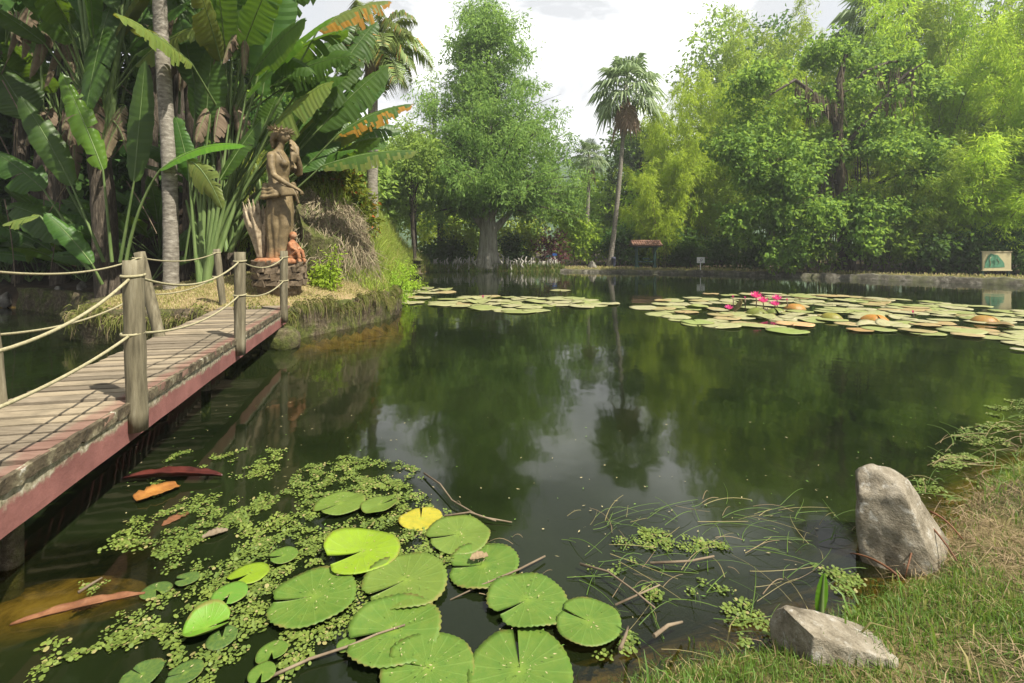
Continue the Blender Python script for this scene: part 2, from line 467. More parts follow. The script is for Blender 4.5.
# kind of soil cover: 0 dark litter, 0.5 green turf, 1 dry turf
cover = np.full(V.shape[0], 0.35)
x_, y_ = V[:, 0], V[:, 1]
lawn = sstep(7.5, 8.2, y_) * sstep(11.3, 10.4, y_ - 0.1 * (x_ + 6)) * sstep(-10, -9, x_) * (x_ < -2)
cover = np.maximum(cover, lawn * (0.88 + 0.3 * (fbm(x_ * 1.1, y_ * 1.1) - 0.4)))
nb = (y_ < 7) & (x_ > -1)
cover = np.where(nb, 0.5 + 0.9 * (fbm(x_ * 1.6 + 9, y_ * 1.6) - 0.38), cover)
cover = np.where((y_ > 14) & (x_ > -6.0), np.where(poly_sd(x_, y_) < 2.2, 0.62, 0.12), cover)
cover = np.where((x_ < -2.5) & (y_ > 11.3) & (x_ > -7), 0.55, cover)
cover = np.where((x_ < -5.0) & (y_ > 10.4) & (y_ < 20) & (x_ < -6.2), 0.05, cover)

t = NT('ground')
at = t.n('ShaderNodeAttribute', attribute_name='cover').outputs['Fac']
pos = t.n('ShaderNodeNewGeometry').outputs['Position']
nA = t.noise(3.0, 6, 0.65, vec=pos)
nB = t.noise(38.0, 7, 0.75, vec=pos)
k = t.math('ADD', at, t.math('MULTIPLY', t.math('SUBTRACT', nA, 0.5), 0.7))
k = t.math('ADD', k, t.math('MULTIPLY', t.math('SUBTRACT', nB, 0.5), 0.75))
lc = t.ramp(k, [(0.05, (0.035, 0.026, 0.018)), (0.3, (0.075, 0.06, 0.035)), (0.5, (0.075, 0.085, 0.028)), (0.7, (0.15, 0.125, 0.055)), (0.95, (0.27, 0.205, 0.11))])
mud = t.ramp(t.noise(5.0, 6, 0.7, vec=pos, dist=0.6), [(0.35, (0.05, 0.035, 0.012)), (0.5, (0.24, 0.155, 0.035)), (0.68, (0.40, 0.27, 0.07))])
sep = t.n('ShaderNodeSeparateXYZ', {'Vector': pos}).outputs['Z']
fz = t.n('ShaderNodeMapRange', {'Value': sep, 'From Min': -0.03, 'From Max': 0.05}).outputs['Result']
gcol = t.mix(fz, mud, lc)
M['ground'] = t.done(t.pbr(gcol, 0.95, 0.1, t.bump(t.math('ADD', nB, nA), 0.8, 0.03)))
ground = link('ground', mesh_np('ground', V, Fq, M['ground'], smooth=True, attr={'cover': cover}))
tag(ground, kind='structure')

# water: murk grows with depth, mirror by Fresnel
wxs = axis([(-31, -6, 0.8), (-6, 5, 0.1), (5, 30, 0.8)])
wys = axis([(-2, 6, 0.1), (6, 34, 0.6)])
ax_, ay_ = np.meshgrid(wxs, wys)
depth = np.clip(-height(ax_, ay_), 0, 3).ravel()
shal = sstep(1.0, 0.5, np.hypot((ax_ + 2.2) / .75, (ay_ - 2.32) / .52)).ravel()
sh2 = sstep(1.3, 0.3, np.hypot((ax_ + 2.9) / 1.5, (ay_ - 9.0) / 2.6)).ravel()
shal = np.maximum(shal, sh2)
murk = np.clip((1 - np.exp(-depth * 9.0)) * (1 - shal) + shal * (1 - np.exp(-depth * 2.2)), 0, .97)
WV = np.stack([ax_.ravel(), ay_.ravel(), np.zeros(ax_.size)], 1)
nx = len(wxs)
ii = np.arange((len(wys) - 1) * nx).reshape(len(wys) - 1, nx)[:, :-1].ravel()
WF = np.stack([ii, ii + 1, ii + nx + 1, ii + nx], 1)
t = NT('pond_water')
pos = t.n('ShaderNodeNewGeometry').outputs['Position']
mk = t.n('ShaderNodeAttribute', attribute_name='murk').outputs['Fac']
mp_ = t.n('ShaderNodeMapping', {'Vector': pos}); mp_.inputs['Scale'].default_value = (1.0, 0.8, 1.0)
w1 = t.noise(1.1, 3, 0.5, vec=mp_.outputs['Vector'])
w2 = t.noise(6.0, 2, 0.5, vec=mp_.outputs['Vector'])
bmp = t.bump(t.math('ADD', t.math('MULTIPLY', w1, 1.0), t.math('MULTIPLY', w2, 0.07)), 0.35, 0.02)
mc = t.ramp(t.noise(0.35, 4, 0.6, vec=pos), [(0.35, (0.003, 0.0055, 0.002)), (0.6, (0.011, 0.0165, 0.005)), (0.75, (0.021, 0.028, 0.008))])
murkd = t.n('ShaderNodeBsdfDiffuse', {'Color': mc}).outputs['BSDF']
clear = t.n('ShaderNodeBsdfTransparent', {'Color': (0.80, 0.78, 0.55, 1)}).outputs['BSDF']
inner = t.n('ShaderNodeMixShader', {'Fac': mk}); t.l(clear, inner.inputs[1]); t.l(murkd, inner.inputs[2])
gl = t.n('ShaderNodeBsdfGlossy', {'Roughness': 0.055, 'Normal': bmp, 'Color': (1, 1, 1, 1)}).outputs['BSDF']
fr = t.n('ShaderNodeFresnel', {'IOR': 1.33, 'Normal': bmp}).outputs['Fac']
wm = t.n('ShaderNodeMixShader', {'Fac': fr}); t.l(inner.outputs[0], wm.inputs[1]); t.l(gl, wm.inputs[2])
M['water'] = t.done(wm.outputs[0])
water = link('pond_water', mesh_np('pond_water', WV, WF, M['water'], smooth=True, attr={'murk': murk}))
tag(water, kind='structure')

# distant hills
def hills(name, y0, pts, depthy, mat):
    xs_ = np.linspace(pts[0][0], pts[-1][0], 160)
    top = np.interp(xs_, [p[0] for p in pts], [p[1] for p in pts]) * (0.9 + 0.3 * (fbm(xs_ * 0.02, xs_ * 0 + 3) - 0.4))
    vs = []
    prof = [(-1.0, 0.0), (-0.75, 0.35), (-0.45, 0.7), (-0.2, 0.92), (0, 1.0), (0.4, 0.8), (1, 0)]
    for dy, kz in prof:
        for x, z in zip(xs_, top):
            nn = mnoise.noise(Vector((x * 0.03, dy * 3, 1.7))) * 0.08 * (1 if 0 < kz < 1 else 0)
            vs.append((x, y0 + dy * depthy, max(-0.5, z * (kz + nn))))
    n = len(xs_)
    fs = [(r * n + c, r * n + c + 1, (r + 1) * n + c + 1, (r + 1) * n + c) for r in range(len(prof) - 1) for c in range(n - 1)]
    return tag(link(name, mesh_np(name, vs, fs, mat, smooth=True)), kind='structure')
M['hill'] = rough_mat('hill_forest', [(0.3, (0.03, 0.06, 0.03)), (0.6, (0.07, 0.12, 0.05)), (0.8, (0.12, 0.16, 0.07))], 0.12, 0.95, 1.0, 2.0, detail=8)
hills('distant_hills', 210, [(-290, 40), (-150, 52), (-62, 50), (-20, 30), (32, 44), (80, 48), (160, 54), (290, 40)], 75, M['hill'])

# humid air over the garden
hb = MB()
hb.box((0, 122, 28.5), (620, 376, 63))
hm = NT('haze_air')
hm.l(hm.n('ShaderNodeVolumePrincipled', {'Color': (.86, .90, .95, 1), 'Density': HAZE, 'Anisotropy': .2}).outputs['Volume'], hm.out.inputs['Volume'])
tag(hb.build('haze', hm.m), kind='stuff')

# ------------------------------------------------------------------ stone retaining walls
def wall_along(name, pts, z0, ztop, thick, label, cat, mat, moss=True, stone=0.45):
    """irregular masonry bank wall: water face on the left-hand side of the path"""
    pts = [Vector((*p, 0)) for p in pts]
    path = []
    for a, b in zip(pts[:-1], pts[1:]):
        k = max(1, int((b - a).length / 0.09))
        path += [a.lerp(b, i / k) for i in range(k)]
    path.append(pts[-1])
    rows = 9
    rings, n = [], len(path)
    vs = []
    acc = 0
    for i, p in enumerate(path):
        tn = (path[min(i + 1, n - 1)] - path[max(i - 1, 0)]).normalized()
        nrm = Vector((-tn.y, tn.x, 0))
        if i: acc += (p - path[i - 1]).length
        zt = ztop(p) if callable(ztop) else ztop
        zt += 0.06 * mnoise.noise(Vector((acc * 1.7, 0, 3))) + 0.04 * mnoise.noise(Vector((acc * 6, 0, 9)))
        prof = []
        for r in range(rows):
            u = r / (rows - 1)
            z = z0 + (zt - z0) * u
            dv = mnoise.noise(Vector((acc * 2.6, z * 4.0, 5))) * 0.07 + mnoise.noise(Vector((acc * 9, z * 9, 2))) * 0.035
            cell = mnoise.cell(Vector((acc / stone, math.floor(z / 0.22) + 0.3, 7))) * 0.05
            prof.append(p + nrm * (0.06 - 0.08 * u + dv + cell) + Vector((0, 0, z)))
        top = prof[-1]
        for kx in (0.35, 0.7, 1.0):
            prof.append(p - nrm * (thick * kx) + Vector((0, 0, zt - 0.03 * kx + 0.03 * mnoise.noise(Vector((acc * 5, kx * 4, 1))))))
        prof.append(p - nrm * thick + Vector((0, 0, z0)))
        vs += prof
    m = rows + 4
    fs = [(a * m + b, (a + 1) * m + b, (a + 1) * m + b + 1, a * m + b + 1) for a in range(n - 1) for b in range(m - 1)]
    o = link(name, mesh_np(name, vs, fs, mat, smooth=False))
    return tag(o, label, cat)

t = NT('mossy_wall')
pos = t.n('ShaderNodeNewGeometry').outputs['Position']
a = t.noise(2.2, 6, 0.7, vec=pos); b = t.noise(14, 5, 0.7, vec=pos)
c1 = t.ramp(b, [(0.3, (0.03, 0.023, 0.015)), (0.55, (0.09, 0.073, 0.047)), (0.75, (0.20, 0.17, 0.12))])
c2 = t.ramp(b, [(0.3, (0.028, 0.034, 0.01)), (0.7, (0.10, 0.115, 0.03))])
col = t.mix(t.ramp(a, [(0.42, (0, 0, 0)), (0.58, (1, 1, 1))]), c1, c2)
M['mossy_wall'] = t.done(t.pbr(col, 0.95, 0.15, t.bump(b, 0.9, 0.04)))
t = NT('far_bank_stone')
pos = t.n('ShaderNodeNewGeometry').outputs['Position']
a = t.noise(1.1, 6, 0.7, vec=pos); b = t.noise(4.5, 6, 0.75, vec=pos)
c1 = t.ramp(b, [(0.3, (0.02, 0.018, 0.013)), (0.5, (0.065, 0.06, 0.046)), (0.72, (0.24, 0.225, 0.19))])
col = t.mix(t.ramp(a, [(0.48, (0, 0, 0)), (0.62, (0.8, 0.8, 0.8))]), c1, (0.10, 0.105, 0.05))
M['bank_stone'] = t.done(t.pbr(col, 0.95, 0.15, t.bump(b, 0.9, 0.04)))

wall_along('retaining_wall', [(-13, 12.6), (-9, 10.65), (-7.7, 8.45), (-7.2, 8.1), (-6.4, 7.95), (-3.95, 8.05), (-2.9, 10.4), (-2.78, 11.6), (-3.1, 13.4)][::-1], -0.7,
           lambda p: 0.56 - 0.35 * float(sstep(11.2, 13.2, p.y) if p.x > -5 else 0), 0.34,
           'mossy rough stone retaining wall along the edge of the statue lawn', 'retaining wall', M['mossy_wall'])
wall_along('bank_wall', [(29, 16.1), (22.2, 20.9), (18, 24.9), (12.2, 29.7), (5.6, 31.9), (3.4, 32.7)][::-1], -0.6, lambda p: 0.17 + 0.09 * min(1, max(0, (p.x - 5) / 16)) + 0.10 * max(0, mnoise.noise(Vector((p.x * .9, p.y * .9, 4)))), 0.5,
           'long low grey stone wall edging the far side of the pond', 'bank wall', M['bank_stone'], stone=0.8)

# ------------------------------------------------------------------ footbridge
ZD = 0.60
def RX(d): return -2.55 - 0.265 * (d - 3.16)
def LX(d): return -3.25 - 0.325 * (d - 3.06)
br = empty('footbridge', (RX(4.5) - 0.45, 4.5, 0))
tag(br, 'weathered plank footbridge with red side beams and rope rails on round posts', 'footbridge')
def bpart(name, mb, mat):
    me = mb.mesh(name, mat)
    me.transform(Matrix.Translation(-Vector(br.location)))
    return link(name, me, br)
mb = MB()
d = 0.1
while d < 8.3:
    wd = random.uniform(0.102, 0.118)
    a0, a1 = Vector((LX(d) - 0.03, d, ZD)), Vector((RX(d + .17) + 0.045 + random.uniform(-0.012, 0.02), d + .17, ZD))
    dirv = (a1 - a0); ln = dirv.length; dirv.normalize()
    Mx = Matrix.Rotation(math.atan2(dirv.y, dirv.x) + random.uniform(-.006, .006), 4, 'Z') @ Matrix.Rotation(random.uniform(-.035, .035), 4, 'X')
    mb.box((a0 + a1) / 2 + Vector((0, 0, -0.024 + random.uniform(-0.007, 0.005))), (ln, wd - 0.006, 0.045), Mx.to_3x3(), jit=0.004)
    d += 0.137
t = NT('deck_planks')
oc = t.n('ShaderNodeTexCoord').outputs['Object']
ri = t.n('ShaderNodeNewGeometry').outputs['Random Per Island']
mpn = t.n('ShaderNodeMapping', {'Vector': oc}); mpn.inputs['Scale'].default_value = (1.2, 9, 9)
cmb = t.n('ShaderNodeCombineXYZ', {'X': t.math('MULTIPLY', ri, 37.0)})
va = t.n('ShaderNodeVectorMath', {0: mpn.outputs['Vector'], 1: cmb.outputs[0]}, operation='ADD').outputs[0]
g1 = t.noise(5, 6, 0.7, vec=va)
col = t.ramp(g1, [(0.3, (0.06, 0.048, 0.033)), (0.5, (0.19, 0.158, 0.115)), (0.72, (0.33, 0.28, 0.21))])
col = t.mix(0.55, col, t.ramp(ri, [(0, (0.085, 0.068, 0.048)), (0.5, (0.20, 0.165, 0.118)), (1, (0.33, 0.27, 0.18))]))
st = t.noise(1.6, 5, 0.7, vec=oc)
col = t.mix(t.ramp(st, [(0.52, (0, 0, 0)), (0.70, (0.75, 0.75, 0.75))]), col, (0.10, 0.085, 0.06))
so_ = t.n('ShaderNodeSeparateXYZ', {'Vector': oc})
e_ = t.math('SUBTRACT', t.math('MULTIPLY', so_.outputs['Y'], -0.265), t.math('SUBTRACT', so_.outputs['X'], 0.48))
rf = t.n('ShaderNodeMapRange', {'Value': t.math('ADD', e_, t.math('MULTIPLY', t.math('SUBTRACT', st, .5), .30)), 'From Min': .11, 'From Max': .05}).outputs['Result']
col = t.mix(t.math('MULTIPLY', rf, .55), col, t.mix(g1, (.10, .035, .03), (.24, .11, .09)))
M['deck'] = t.done(t.pbr(col, 0.85, 0.2, t.bump(g1, 0.5, 0.008)))
bpart('deck', mb, M['deck'])

t = NT('red_beam')
oc = t.n('ShaderNodeTexCoord').outputs['Object']
z = t.n('ShaderNodeSeparateXYZ', {'Vector': oc}).outputs['Z']
a = t.noise(7, 6, 0.7, vec=oc); b = t.noise(30, 5, 0.7, vec=oc)
red = t.ramp(t.noise(3, 5, 0.6, vec=oc), [(0.3, (0.14, 0.058, 0.052)), (0.7, (0.26, 0.115, 0.10))])
peel = t.ramp(b, [(0.35, (0.10, 0.09, 0.05)), (0.55, (0.30, 0.27, 0.19)), (0.7, (0.46, 0.43, 0.36))])
edge = t.n('ShaderNodeMapRange', {'Value': z, 'From Min': 0.42, 'From Max': 0.57}).outputs['Result']
f = t.ramp(t.math('ADD', t.math('MULTIPLY', edge, 0.62), t.math('MULTIPLY', a, 0.75)), [(0.55, (0, 0, 0)), (0.66, (1, 1, 1))])
M['red_beam'] = t.done(t.pbr(t.mix(f, red, peel), 0.75, 0.25, t.bump(t.math('ADD', a, b), 0.35, 0.01)))
def beam(off, fx):
    mb = MB()
    rings = []
    for i in range(40):
        d = 0.05 + i * 8.1 / 39
        x = fx(d) + off
        jt = lambda: 0.008 * mnoise.noise(Vector((d * 3, off, random.random())))
        rings.append([(x - 0.05 + jt(), d, 0.335), (x + 0.05 + jt(), d, 0.335), (x + 0.05 + jt(), d, 0.553), (x - 0.05 + jt(), d, 0.553)])
    mb.rings(rings, smooth=False)
    return mb
bpart('side_beam', beam(0.0, RX), M['red_beam'])
bpart('side_beam', beam(0.02, LX), M['red_beam'])
# mossy edge strip on plank ends
mb = MB()
rings = []
for i in range(260):
    d = 0.1 + i * 7.95 / 259
    x = RX(d)
    j = lambda s: s * mnoise.noise(Vector((d * 9, random.random() * 0.6, 2)))
    rings.append([(x + 0.045, d, 0.535 + j(.02)), (x + 0.066 + j(.016), d, 0.535 + j(.03)), (x + 0.064 + j(.016), d, 0.596 + j(.012)), (x + 0.04 + j(.01), d, 0.600 + j(.01))])
mb.rings(rings, smooth=False)
M['mossy_edge'] = rough_mat('mossy_edge', [(0.3, (0.025, 0.02, 0.013)), (0.5, (0.075, 0.06, 0.038)), (0.62, (0.17, 0.15, 0.095)), (0.70, (0.46, 0.44, 0.38))], 11, 0.95, 0.8, 0.02)
tag(bpart('edge_strip', mb, M['mossy_edge']), 'mossy splintered strip along the plank ends')
# posts
POSTS = {}
def post(base, top, r):
    mb = MB()
    pts = [Vector(base).lerp(Vector(top), i / 9) for i in range(10)]
    mb.tube(pts, [r * (1.02 + 0.03 * math.sin(i * 1.9)) for i in range(10)], 14, wob=0.03)
    o = bpart('post', mb, M['post'])
    POSTS[tuple(top)] = o
    return o
RP = [(RX(.87) + .08, .87), (RX(3.16) + .085, 3.16), (RX(5.39) + .085, 5.39), (RX(7.74) + .085, 7.74)]
LP = [(-3.27, 3.06), (-4.0, 5.5), (-5.10, 8.5)]
tops = []
for i, (x, y) in enumerate(RP):
    zt = 1.52 if i < 2 else 1.555
    tp = Vector((x - (0.03 if i == 1 else 0.0), y, zt))
    post((x, y, 0.40), tp, 0.058)
    tops.append(tp)
ltops = []
for i, (x, y) in enumerate(LP):
    tp = Vector((x - (0.13, 0.27, 0.13)[i], y, 1.52 + 0.03 * i))
    post((x, y, 0.42), tp, 0.056)
    ltops.append(tp)
def rope(a, b, sag, r=0.0092):
    mb = MB()
    pts = []
    for i in range(25):
        u = i / 24
        p = Vector(a).lerp(Vector(b), u)
        p.z -= sag * 4 * u * (1 - u)
        pts.append(p)
    mb.tube(pts, r, 8, cap=True)
    bpart('rope', mb, M['rope'])
for i in range(3):
    a, b = tops[i], tops[i + 1]
    off = Vector((0.0, 0, 0))
    rope(a - Vector((0, 0, .10)), b - Vector((0, 0, .10)), (.26, .15, .12)[i])
    rope(a - Vector((0, 0, .48)), b - Vector((0, 0, .48)), (.12, .11, .10)[i])
for i in range(2):
    a, b = ltops[i], ltops[i + 1]
    rope(a - Vector((0, 0, .06)), b - Vector((0, 0, .06)), 0.09)
    rope(a - Vector((0, 0, .48)), b - Vector((0, 0, .48)), 0.10)
# rope running on from the last posts to the lawn
rope(ltops[0] - Vector((0, 0, .06)), Vector((-2.6, 0.6, 1.44)), 0.08)
rope(ltops[0] - Vector((0, 0, .48)), Vector((-2.6, 0.6, 1.0)), 0.08)
# knots
for p in tops[1:] + ltops:
    for dz in ((.10, .48) if p in tops else (.06, .48)):
        mb = MB()
        c = p - Vector((0, 0, dz))
        mb.tube([c + Vector((math.cos(a) * .062, math.sin(a) * .062, 0.006 * math.sin(a))) for a in np.linspace(0, 2 * math.pi, 20)], 0.0095, 6, cap=False)
        bpart('rope_loop', mb, M['rope']).parent = POSTS[tuple(p)]
# supports
for d, fx, off in ((2.42, RX, -0.17), (2.42, LX, 0.1), (5.4, RX, -0.3), (5.4, LX, 0.1)):
    mb = MB()
    mb.tube([(fx(d) + off, d, -0.9), (fx(d) + off, d, -0.3), (fx(d) + off, d, 0.1), (fx(d) + off, d, 0.335)], 0.045, 12, wob=0.08)
    bpart('pier', mb, M['mossy_wall'])

# ------------------------------------------------------------------ statue
def remesh(mb, name, mat, vox=0.014, smooth_it=2):
    me = mb.mesh(name + '_src', mat)
    o = bpy.data.objects.new(name + '_src', me)
    COL.objects.link(o)
    r = o.modifiers.new('r', 'REMESH'); r.mode = 'VOXEL'; r.voxel_size = vox
    s_ = o.modifiers.new('s', 'SMOOTH'); s_.iterations = smooth_it; s_.factor = 0.5
    dg = bpy.context.evaluated_depsgraph_get()
    out = bpy.data.meshes.new_from_object(o.evaluated_get(dg))
    out.name = name
    bpy.data.objects.remove(o)
    out.materials.clear(); out.materials.append(mat)
    out.polygons.foreach_set('use_smooth', [True] * len(out.polygons))
    return out

t = NT('bronze_statue')
oc = t.n('ShaderNodeTexCoord').outputs['Object']
a = t.noise(5, 6, 0.7, vec=oc); b = t.noise(22, 5, 0.7, vec=oc)
z = t.n('ShaderNodeSeparateXYZ', {'Vector': oc}).outputs['Z']
col = t.ramp(a, [(0.3, (0.055, 0.040, 0.019)), (0.52, (0.15, 0.110, 0.054)), (0.75, (0.29, 0.225, 0.125))])
low = t.n('ShaderNodeMapRange', {'Value': z, 'From Min': 0.55, 'From Max': 0.0}).outputs['Result']
rustf = t.ramp(t.math('MULTIPLY', low, t.math('ADD', a, 0.1)), [(0.40, (0, 0, 0)), (0.64, (.6, .6, .6))])
col = t.mix(rustf, col, (0.36, 0.17, 0.07))
M['bronze'] = t.done(t.pbr(col, 0.6, 0.35, t.bump(b, 0.35, 0.01)))
t = NT('orange_stained_stone')
oc = t.n('ShaderNodeTexCoord').outputs['Object']
a = t.noise(9, 6, 0.7, vec=oc)
M['orange_stone'] = t.done(t.pbr(t.ramp(a, [(0.3, (0.12, 0.06, 0.035)), (0.5, (0.28, 0.12, 0.055)), (0.75, (0.36, 0.26, 0.17))]), 0.8, 0.2, t.bump(a, 0.4, 0.01)))

SB = Vector((-4.60, 9.5, 0))
SB.z = 1.40
st_root = empty('statue', SB, R(-6))
st_root.scale = (1.12, 1.12, 1.04)
tag(st_root, 'brown bronze statue of a robed woman wearing a leaf wreath on a round stone pedestal', 'statue')

def ering(c, rx, ry, n=40, amp=0.0, fr=9, ph=0.0, tilt=0.0):
    out = []
    for j in range(n):
        a = 2 * math.pi * j / n
        k = 1 + amp * (math.sin(fr * a + ph) + 0.5 * math.sin((fr + 4) * a + ph * 1.7 + 1))
        x, y = math.cos(a) * rx * k, math.sin(a) * ry * k
        out.append((c[0] + x, c[1] + y, c[2] + x * tilt))
    return out
mb = MB()
S = [(0.00, .02, 0, .235, .22, .08, 0), (0.12, .02, 0, .215, .205, .08, .2), (0.35, .01, 0, .205, .205, .07, .5), (0.62, .0, 0, .215, .225, .055, .9), (0.9, .01, 0, .215, .235, .04, 1.3),
     (1.10, .01, 0, .205, .235, .03, 1.6), (1.28, .0, 0, .20, .235, .02, 1.8), (1.42, -.01, 0, .165, .205, .02, 2.0), (1.54, -.02, 0, .15, .18, .03, 2.2), (1.68, .0, 0, .17, .195, .03, 2.3),
     (1.82, .01, 0, .175, .205, .02, 2.4), (1.92, -.01, 0, .145, .215, .01, 2.5), (2.0, -.02, 0, .10, .17, 0, 0), (2.05, -.01, 0, .068, .085, 0, 0), (2.14, .02, 0, .058, .062, 0, 0), (2.2, .035, 0, .06, .065, 0, 0)]
mb.rings([ering((cx, cy, zz), rx, ry, 48, am, 9, ph) for zz, cx, cy, rx, ry, am, ph in S])
# forward knee under cloth
mb.tube([(.05, -.09, 1.2), (.13, -.10, .85), (.17, -.10, .62), (.13, -.11, .3), (.14, -.11, .05)], [.13, .12, .105, .10, .11], 16)
# feet
mb.tube([(.12, -.12, .05), (.25, -.13, .04), (.34, -.14, .03)], [.06, .055, .03], 10)
mb.tube([(.06, .12, .05), (.2, .13, .04), (.29, .14, .03)], [.06, .055, .03], 10)
# head
def ball(mb, c, r, n=16, m=10):
    rr = []
    for i in range(1, m):
        ph = math.pi * i / m
        rr.append([(c[0] + math.cos(2 * math.pi * j / n) * math.sin(ph) * r[0], c[1] + math.sin(2 * math.pi * j / n) * math.sin(ph) * r[1], c[2] - math.cos(ph) * r[2]) for j in range(n)])
    mb.rings(rr)
ball(mb, (.055, 0, 2.315), (.115, .095, .145))
mb.tube([(.10, 0, 2.22), (.125, 0, 2.235), (.12, 0, 2.25)], [.03, .035, .03], 8)       # chin
mb.tube([(.155, 0, 2.345), (.178, 0, 2.31), (.182, 0, 2.295), (.165, 0, 2.285)], [.013, .017, .02, .016], 8)   # nose
mb.tube([(.155, -.03, 2.258), (.165, 0, 2.257), (.155, .03, 2.258)], .012, 6)          # lips
mb.tube([(.135, -.06, 2.352), (.158, -.03, 2.357), (.162, 0, 2.355), (.158, .03, 2.357), (.135, .06, 2.352)], .013, 6)   # brow
for s in (-1, 1):
    ball(mb, (.148, s * .038, 2.328), (.014, .018, .011), 8, 6)
    ball(mb, (.05, s * .096, 2.31), (.022, .012, .035), 8, 6)
# bust
for s in (-1, 1): ball(mb, (.13, s * .09, 1.78), (.085, .085, .09), 14, 8)
# near arm hanging forward, hand closed on the gathered cloth
def hand(mb, w_, d_, up, s=1.0):
    w_, d_ = Vector(w_), Vector(d_).normalized()
    sd = d_.cross(Vector(up)).normalized(); u = sd.cross(d_)
    pc = w_ + d_ * .055 * s
    mb.tube([w_, w_ + d_ * .04 * s, w_ + d_ * .10 * s], [.034 * s, .043 * s, .040 * s], 10, flat=.6)
    for q, (o_, l_) in enumerate(((-.033, .075), (-.011, .088), (.011, .083), (.033, .066))):
        b0 = w_ + d_ * .095 * s + sd * o_ * s
        mb.tube([b0 - d_ * .02, b0 + d_ * l_ * .45 * s, b0 + d_ * l_ * .75 * s - u * .025 * s, b0 + d_ * l_ * .7 * s - u * .055 * s], [.0125 * s, .012 * s, .011 * s, .009 * s], 7)
    tb = w_ + d_ * .03 * s - sd * .035 * s
    mb.tube([tb, tb - sd * .03 * s + d_ * .03 * s - u * .01, tb - sd * .02 * s + d_ * .07 * s - u * .03 * s], [.016 * s, .014 * s, .010 * s], 7)
mb.tube([(-.02, -.19, 1.93), (0, -.25, 1.88), (.03, -.285, 1.70), (.08, -.30, 1.52)], [.075, .075, .062, .052], 14)
mb.tube([(.08, -.30, 1.53), (.20, -.30, 1.44), (.34, -.28, 1.35), (.43, -.26, 1.30)], [.053, .053, .042, .034], 14)
hand(mb, (.425, -.26, 1.305), (.75, .1, -.45), (0.5, 0, 1), 1.15)
# far arm bent up, hand by the chin
mb.tube([(-.02, .19, 1.93), (.02, .25, 1.88), (.12, .28, 1.73), (.22, .27, 1.62)], [.075, .075, .062, .052], 14)
mb.tube([(.22, .27, 1.62), (.26, .20, 1.78), (.26, .12, 1.95), (.24, .08, 2.04)], [.053, .052, .042, .034], 14)
hand(mb, (.24, .085, 2.03), (-.15, -.25, .95), (1, 0, 0), 1.1)
link('figure', remesh(mb, 'figure', M['bronze'], 0.013), st_root)
# hair: long locks held forward past the face
mb = MB()
ball(mb, (.02, 0, 2.345), (.125, .108, .135))
for k in range(9):
    a = -2.4 + k * 0.6
    mb.tube([(-.02 + .09 * math.cos(a + 3.1), .10 * math.sin(a), 2.36), (-.09, .10 * math.sin(a), 2.22), (-.10 + .02 * math.sin(k), .08 * math.sin(a), 2.08)], [.04, .038, .022], 8)
for k in range(5):
    o_ = (k - 2) * .018
    mb.tube([(.06, .10, 2.34), (.15, .13 + o_, 2.24), (.22 + o_, .10 + o_, 2.12), (.24 + o_, .07 + o_, 1.98), (.23, .07 + o_ * 2, 1.82)], [.03, .032, .03, .028, .012], 8)
link('hair', remesh(mb, 'hair', M['bronze'], 0.014, 1), st_root)
# wreath of leaves
mb = MB()
for k in range(46):
    a = 2 * math.pi * k / 23 + random.uniform(-.1, .1)
    rr = .125 + random.uniform(-.01, .025)
    c = Vector((.025 + math.cos(a) * rr, math.sin(a) * rr * .95, 2.40 + random.uniform(-.02, .055) - .03 * math.cos(a)))
    o_ = Vector((math.cos(a), math.sin(a), random.uniform(-.2, .9))).normalized()
    tg = Vector((-math.sin(a), math.cos(a), random.uniform(-.5, .5)))
    s_ = random.uniform(.065, .10)
    pr = o_.cross(tg).normalized()
    mb.add([c, c + tg * s_ * .4 + o_ * .025, c + tg * s_ * .2 + o_ * s_ * 1.3 + pr * .01, c - tg * s_ * .4 + o_ * .025, c + o_ * .03 - pr * .018], [(0, 1, 2, 3), (0, 4, 1), (1, 4, 2), (2, 4, 3), (3, 4, 0)])
M['bronze_pale'] = rough_mat('pale_bronze', [(0.3, (0.17, 0.125, 0.075)), (0.7, (0.42, 0.35, 0.24))], 12, 0.7, 0.3, 0.01)
mb.build('wreath', M['bronze_pale'], st_root)
# gathered drapery round the hips
mb = MB()
for lay in range(4):
    pts, rad = [], []
    for k in range(33):
        u = k / 32
        a = -0.5 - u * (2 * math.pi - 0.7)
        zz = 1.40 - lay * .062 - 0.10 * math.sin(u * math.pi * 1.0) * (0.4 + lay * .15) + .03 * math.cos(a * 2)
        r1 = .205 + .018 * lay
        pts.append((r1 * math.cos(a) * 1.05 + .0, r1 * math.sin(a) * 1.2, zz))
        rad.append(.040 + .012 * math.sin(k * 1.3 + lay))
    mb.tube(pts, rad, 10)
for k in range(5):   # swag from the hip to the hand
    mb.tube([(.10 + .01 * k, -.24, 1.38 - .03 * k), (.25, -.285 - .006 * k, 1.30 - .035 * k), (.42 + .01 * k, -.27, 1.26 - .02 * k), (.45 + .012 * k, -.24, 1.12 - .03 * k)], [.04, .038, .032, .02], 9)
link('drapery', remesh(mb, 'drapery', M['bronze'], 0.013, 2), st_root)
# strap over the shoulder
mb = MB()
for k in range(3):
    mb.tube([(.08, -.13 + .03 * k, 1.66), (.17, -.12 + .03 * k, 1.80), (.06, -.13 + .025 * k, 1.99), (-.06, -.15 + .02 * k, 1.97), (-.15, -.12, 1.75), (-.14, -.08, 1.5)], [.022, .026, .024, .026, .028, .02], 8)
link('shoulder_cloth', remesh(mb, 'shoulder_cloth', M['bronze'], 0.012, 1), st_root)
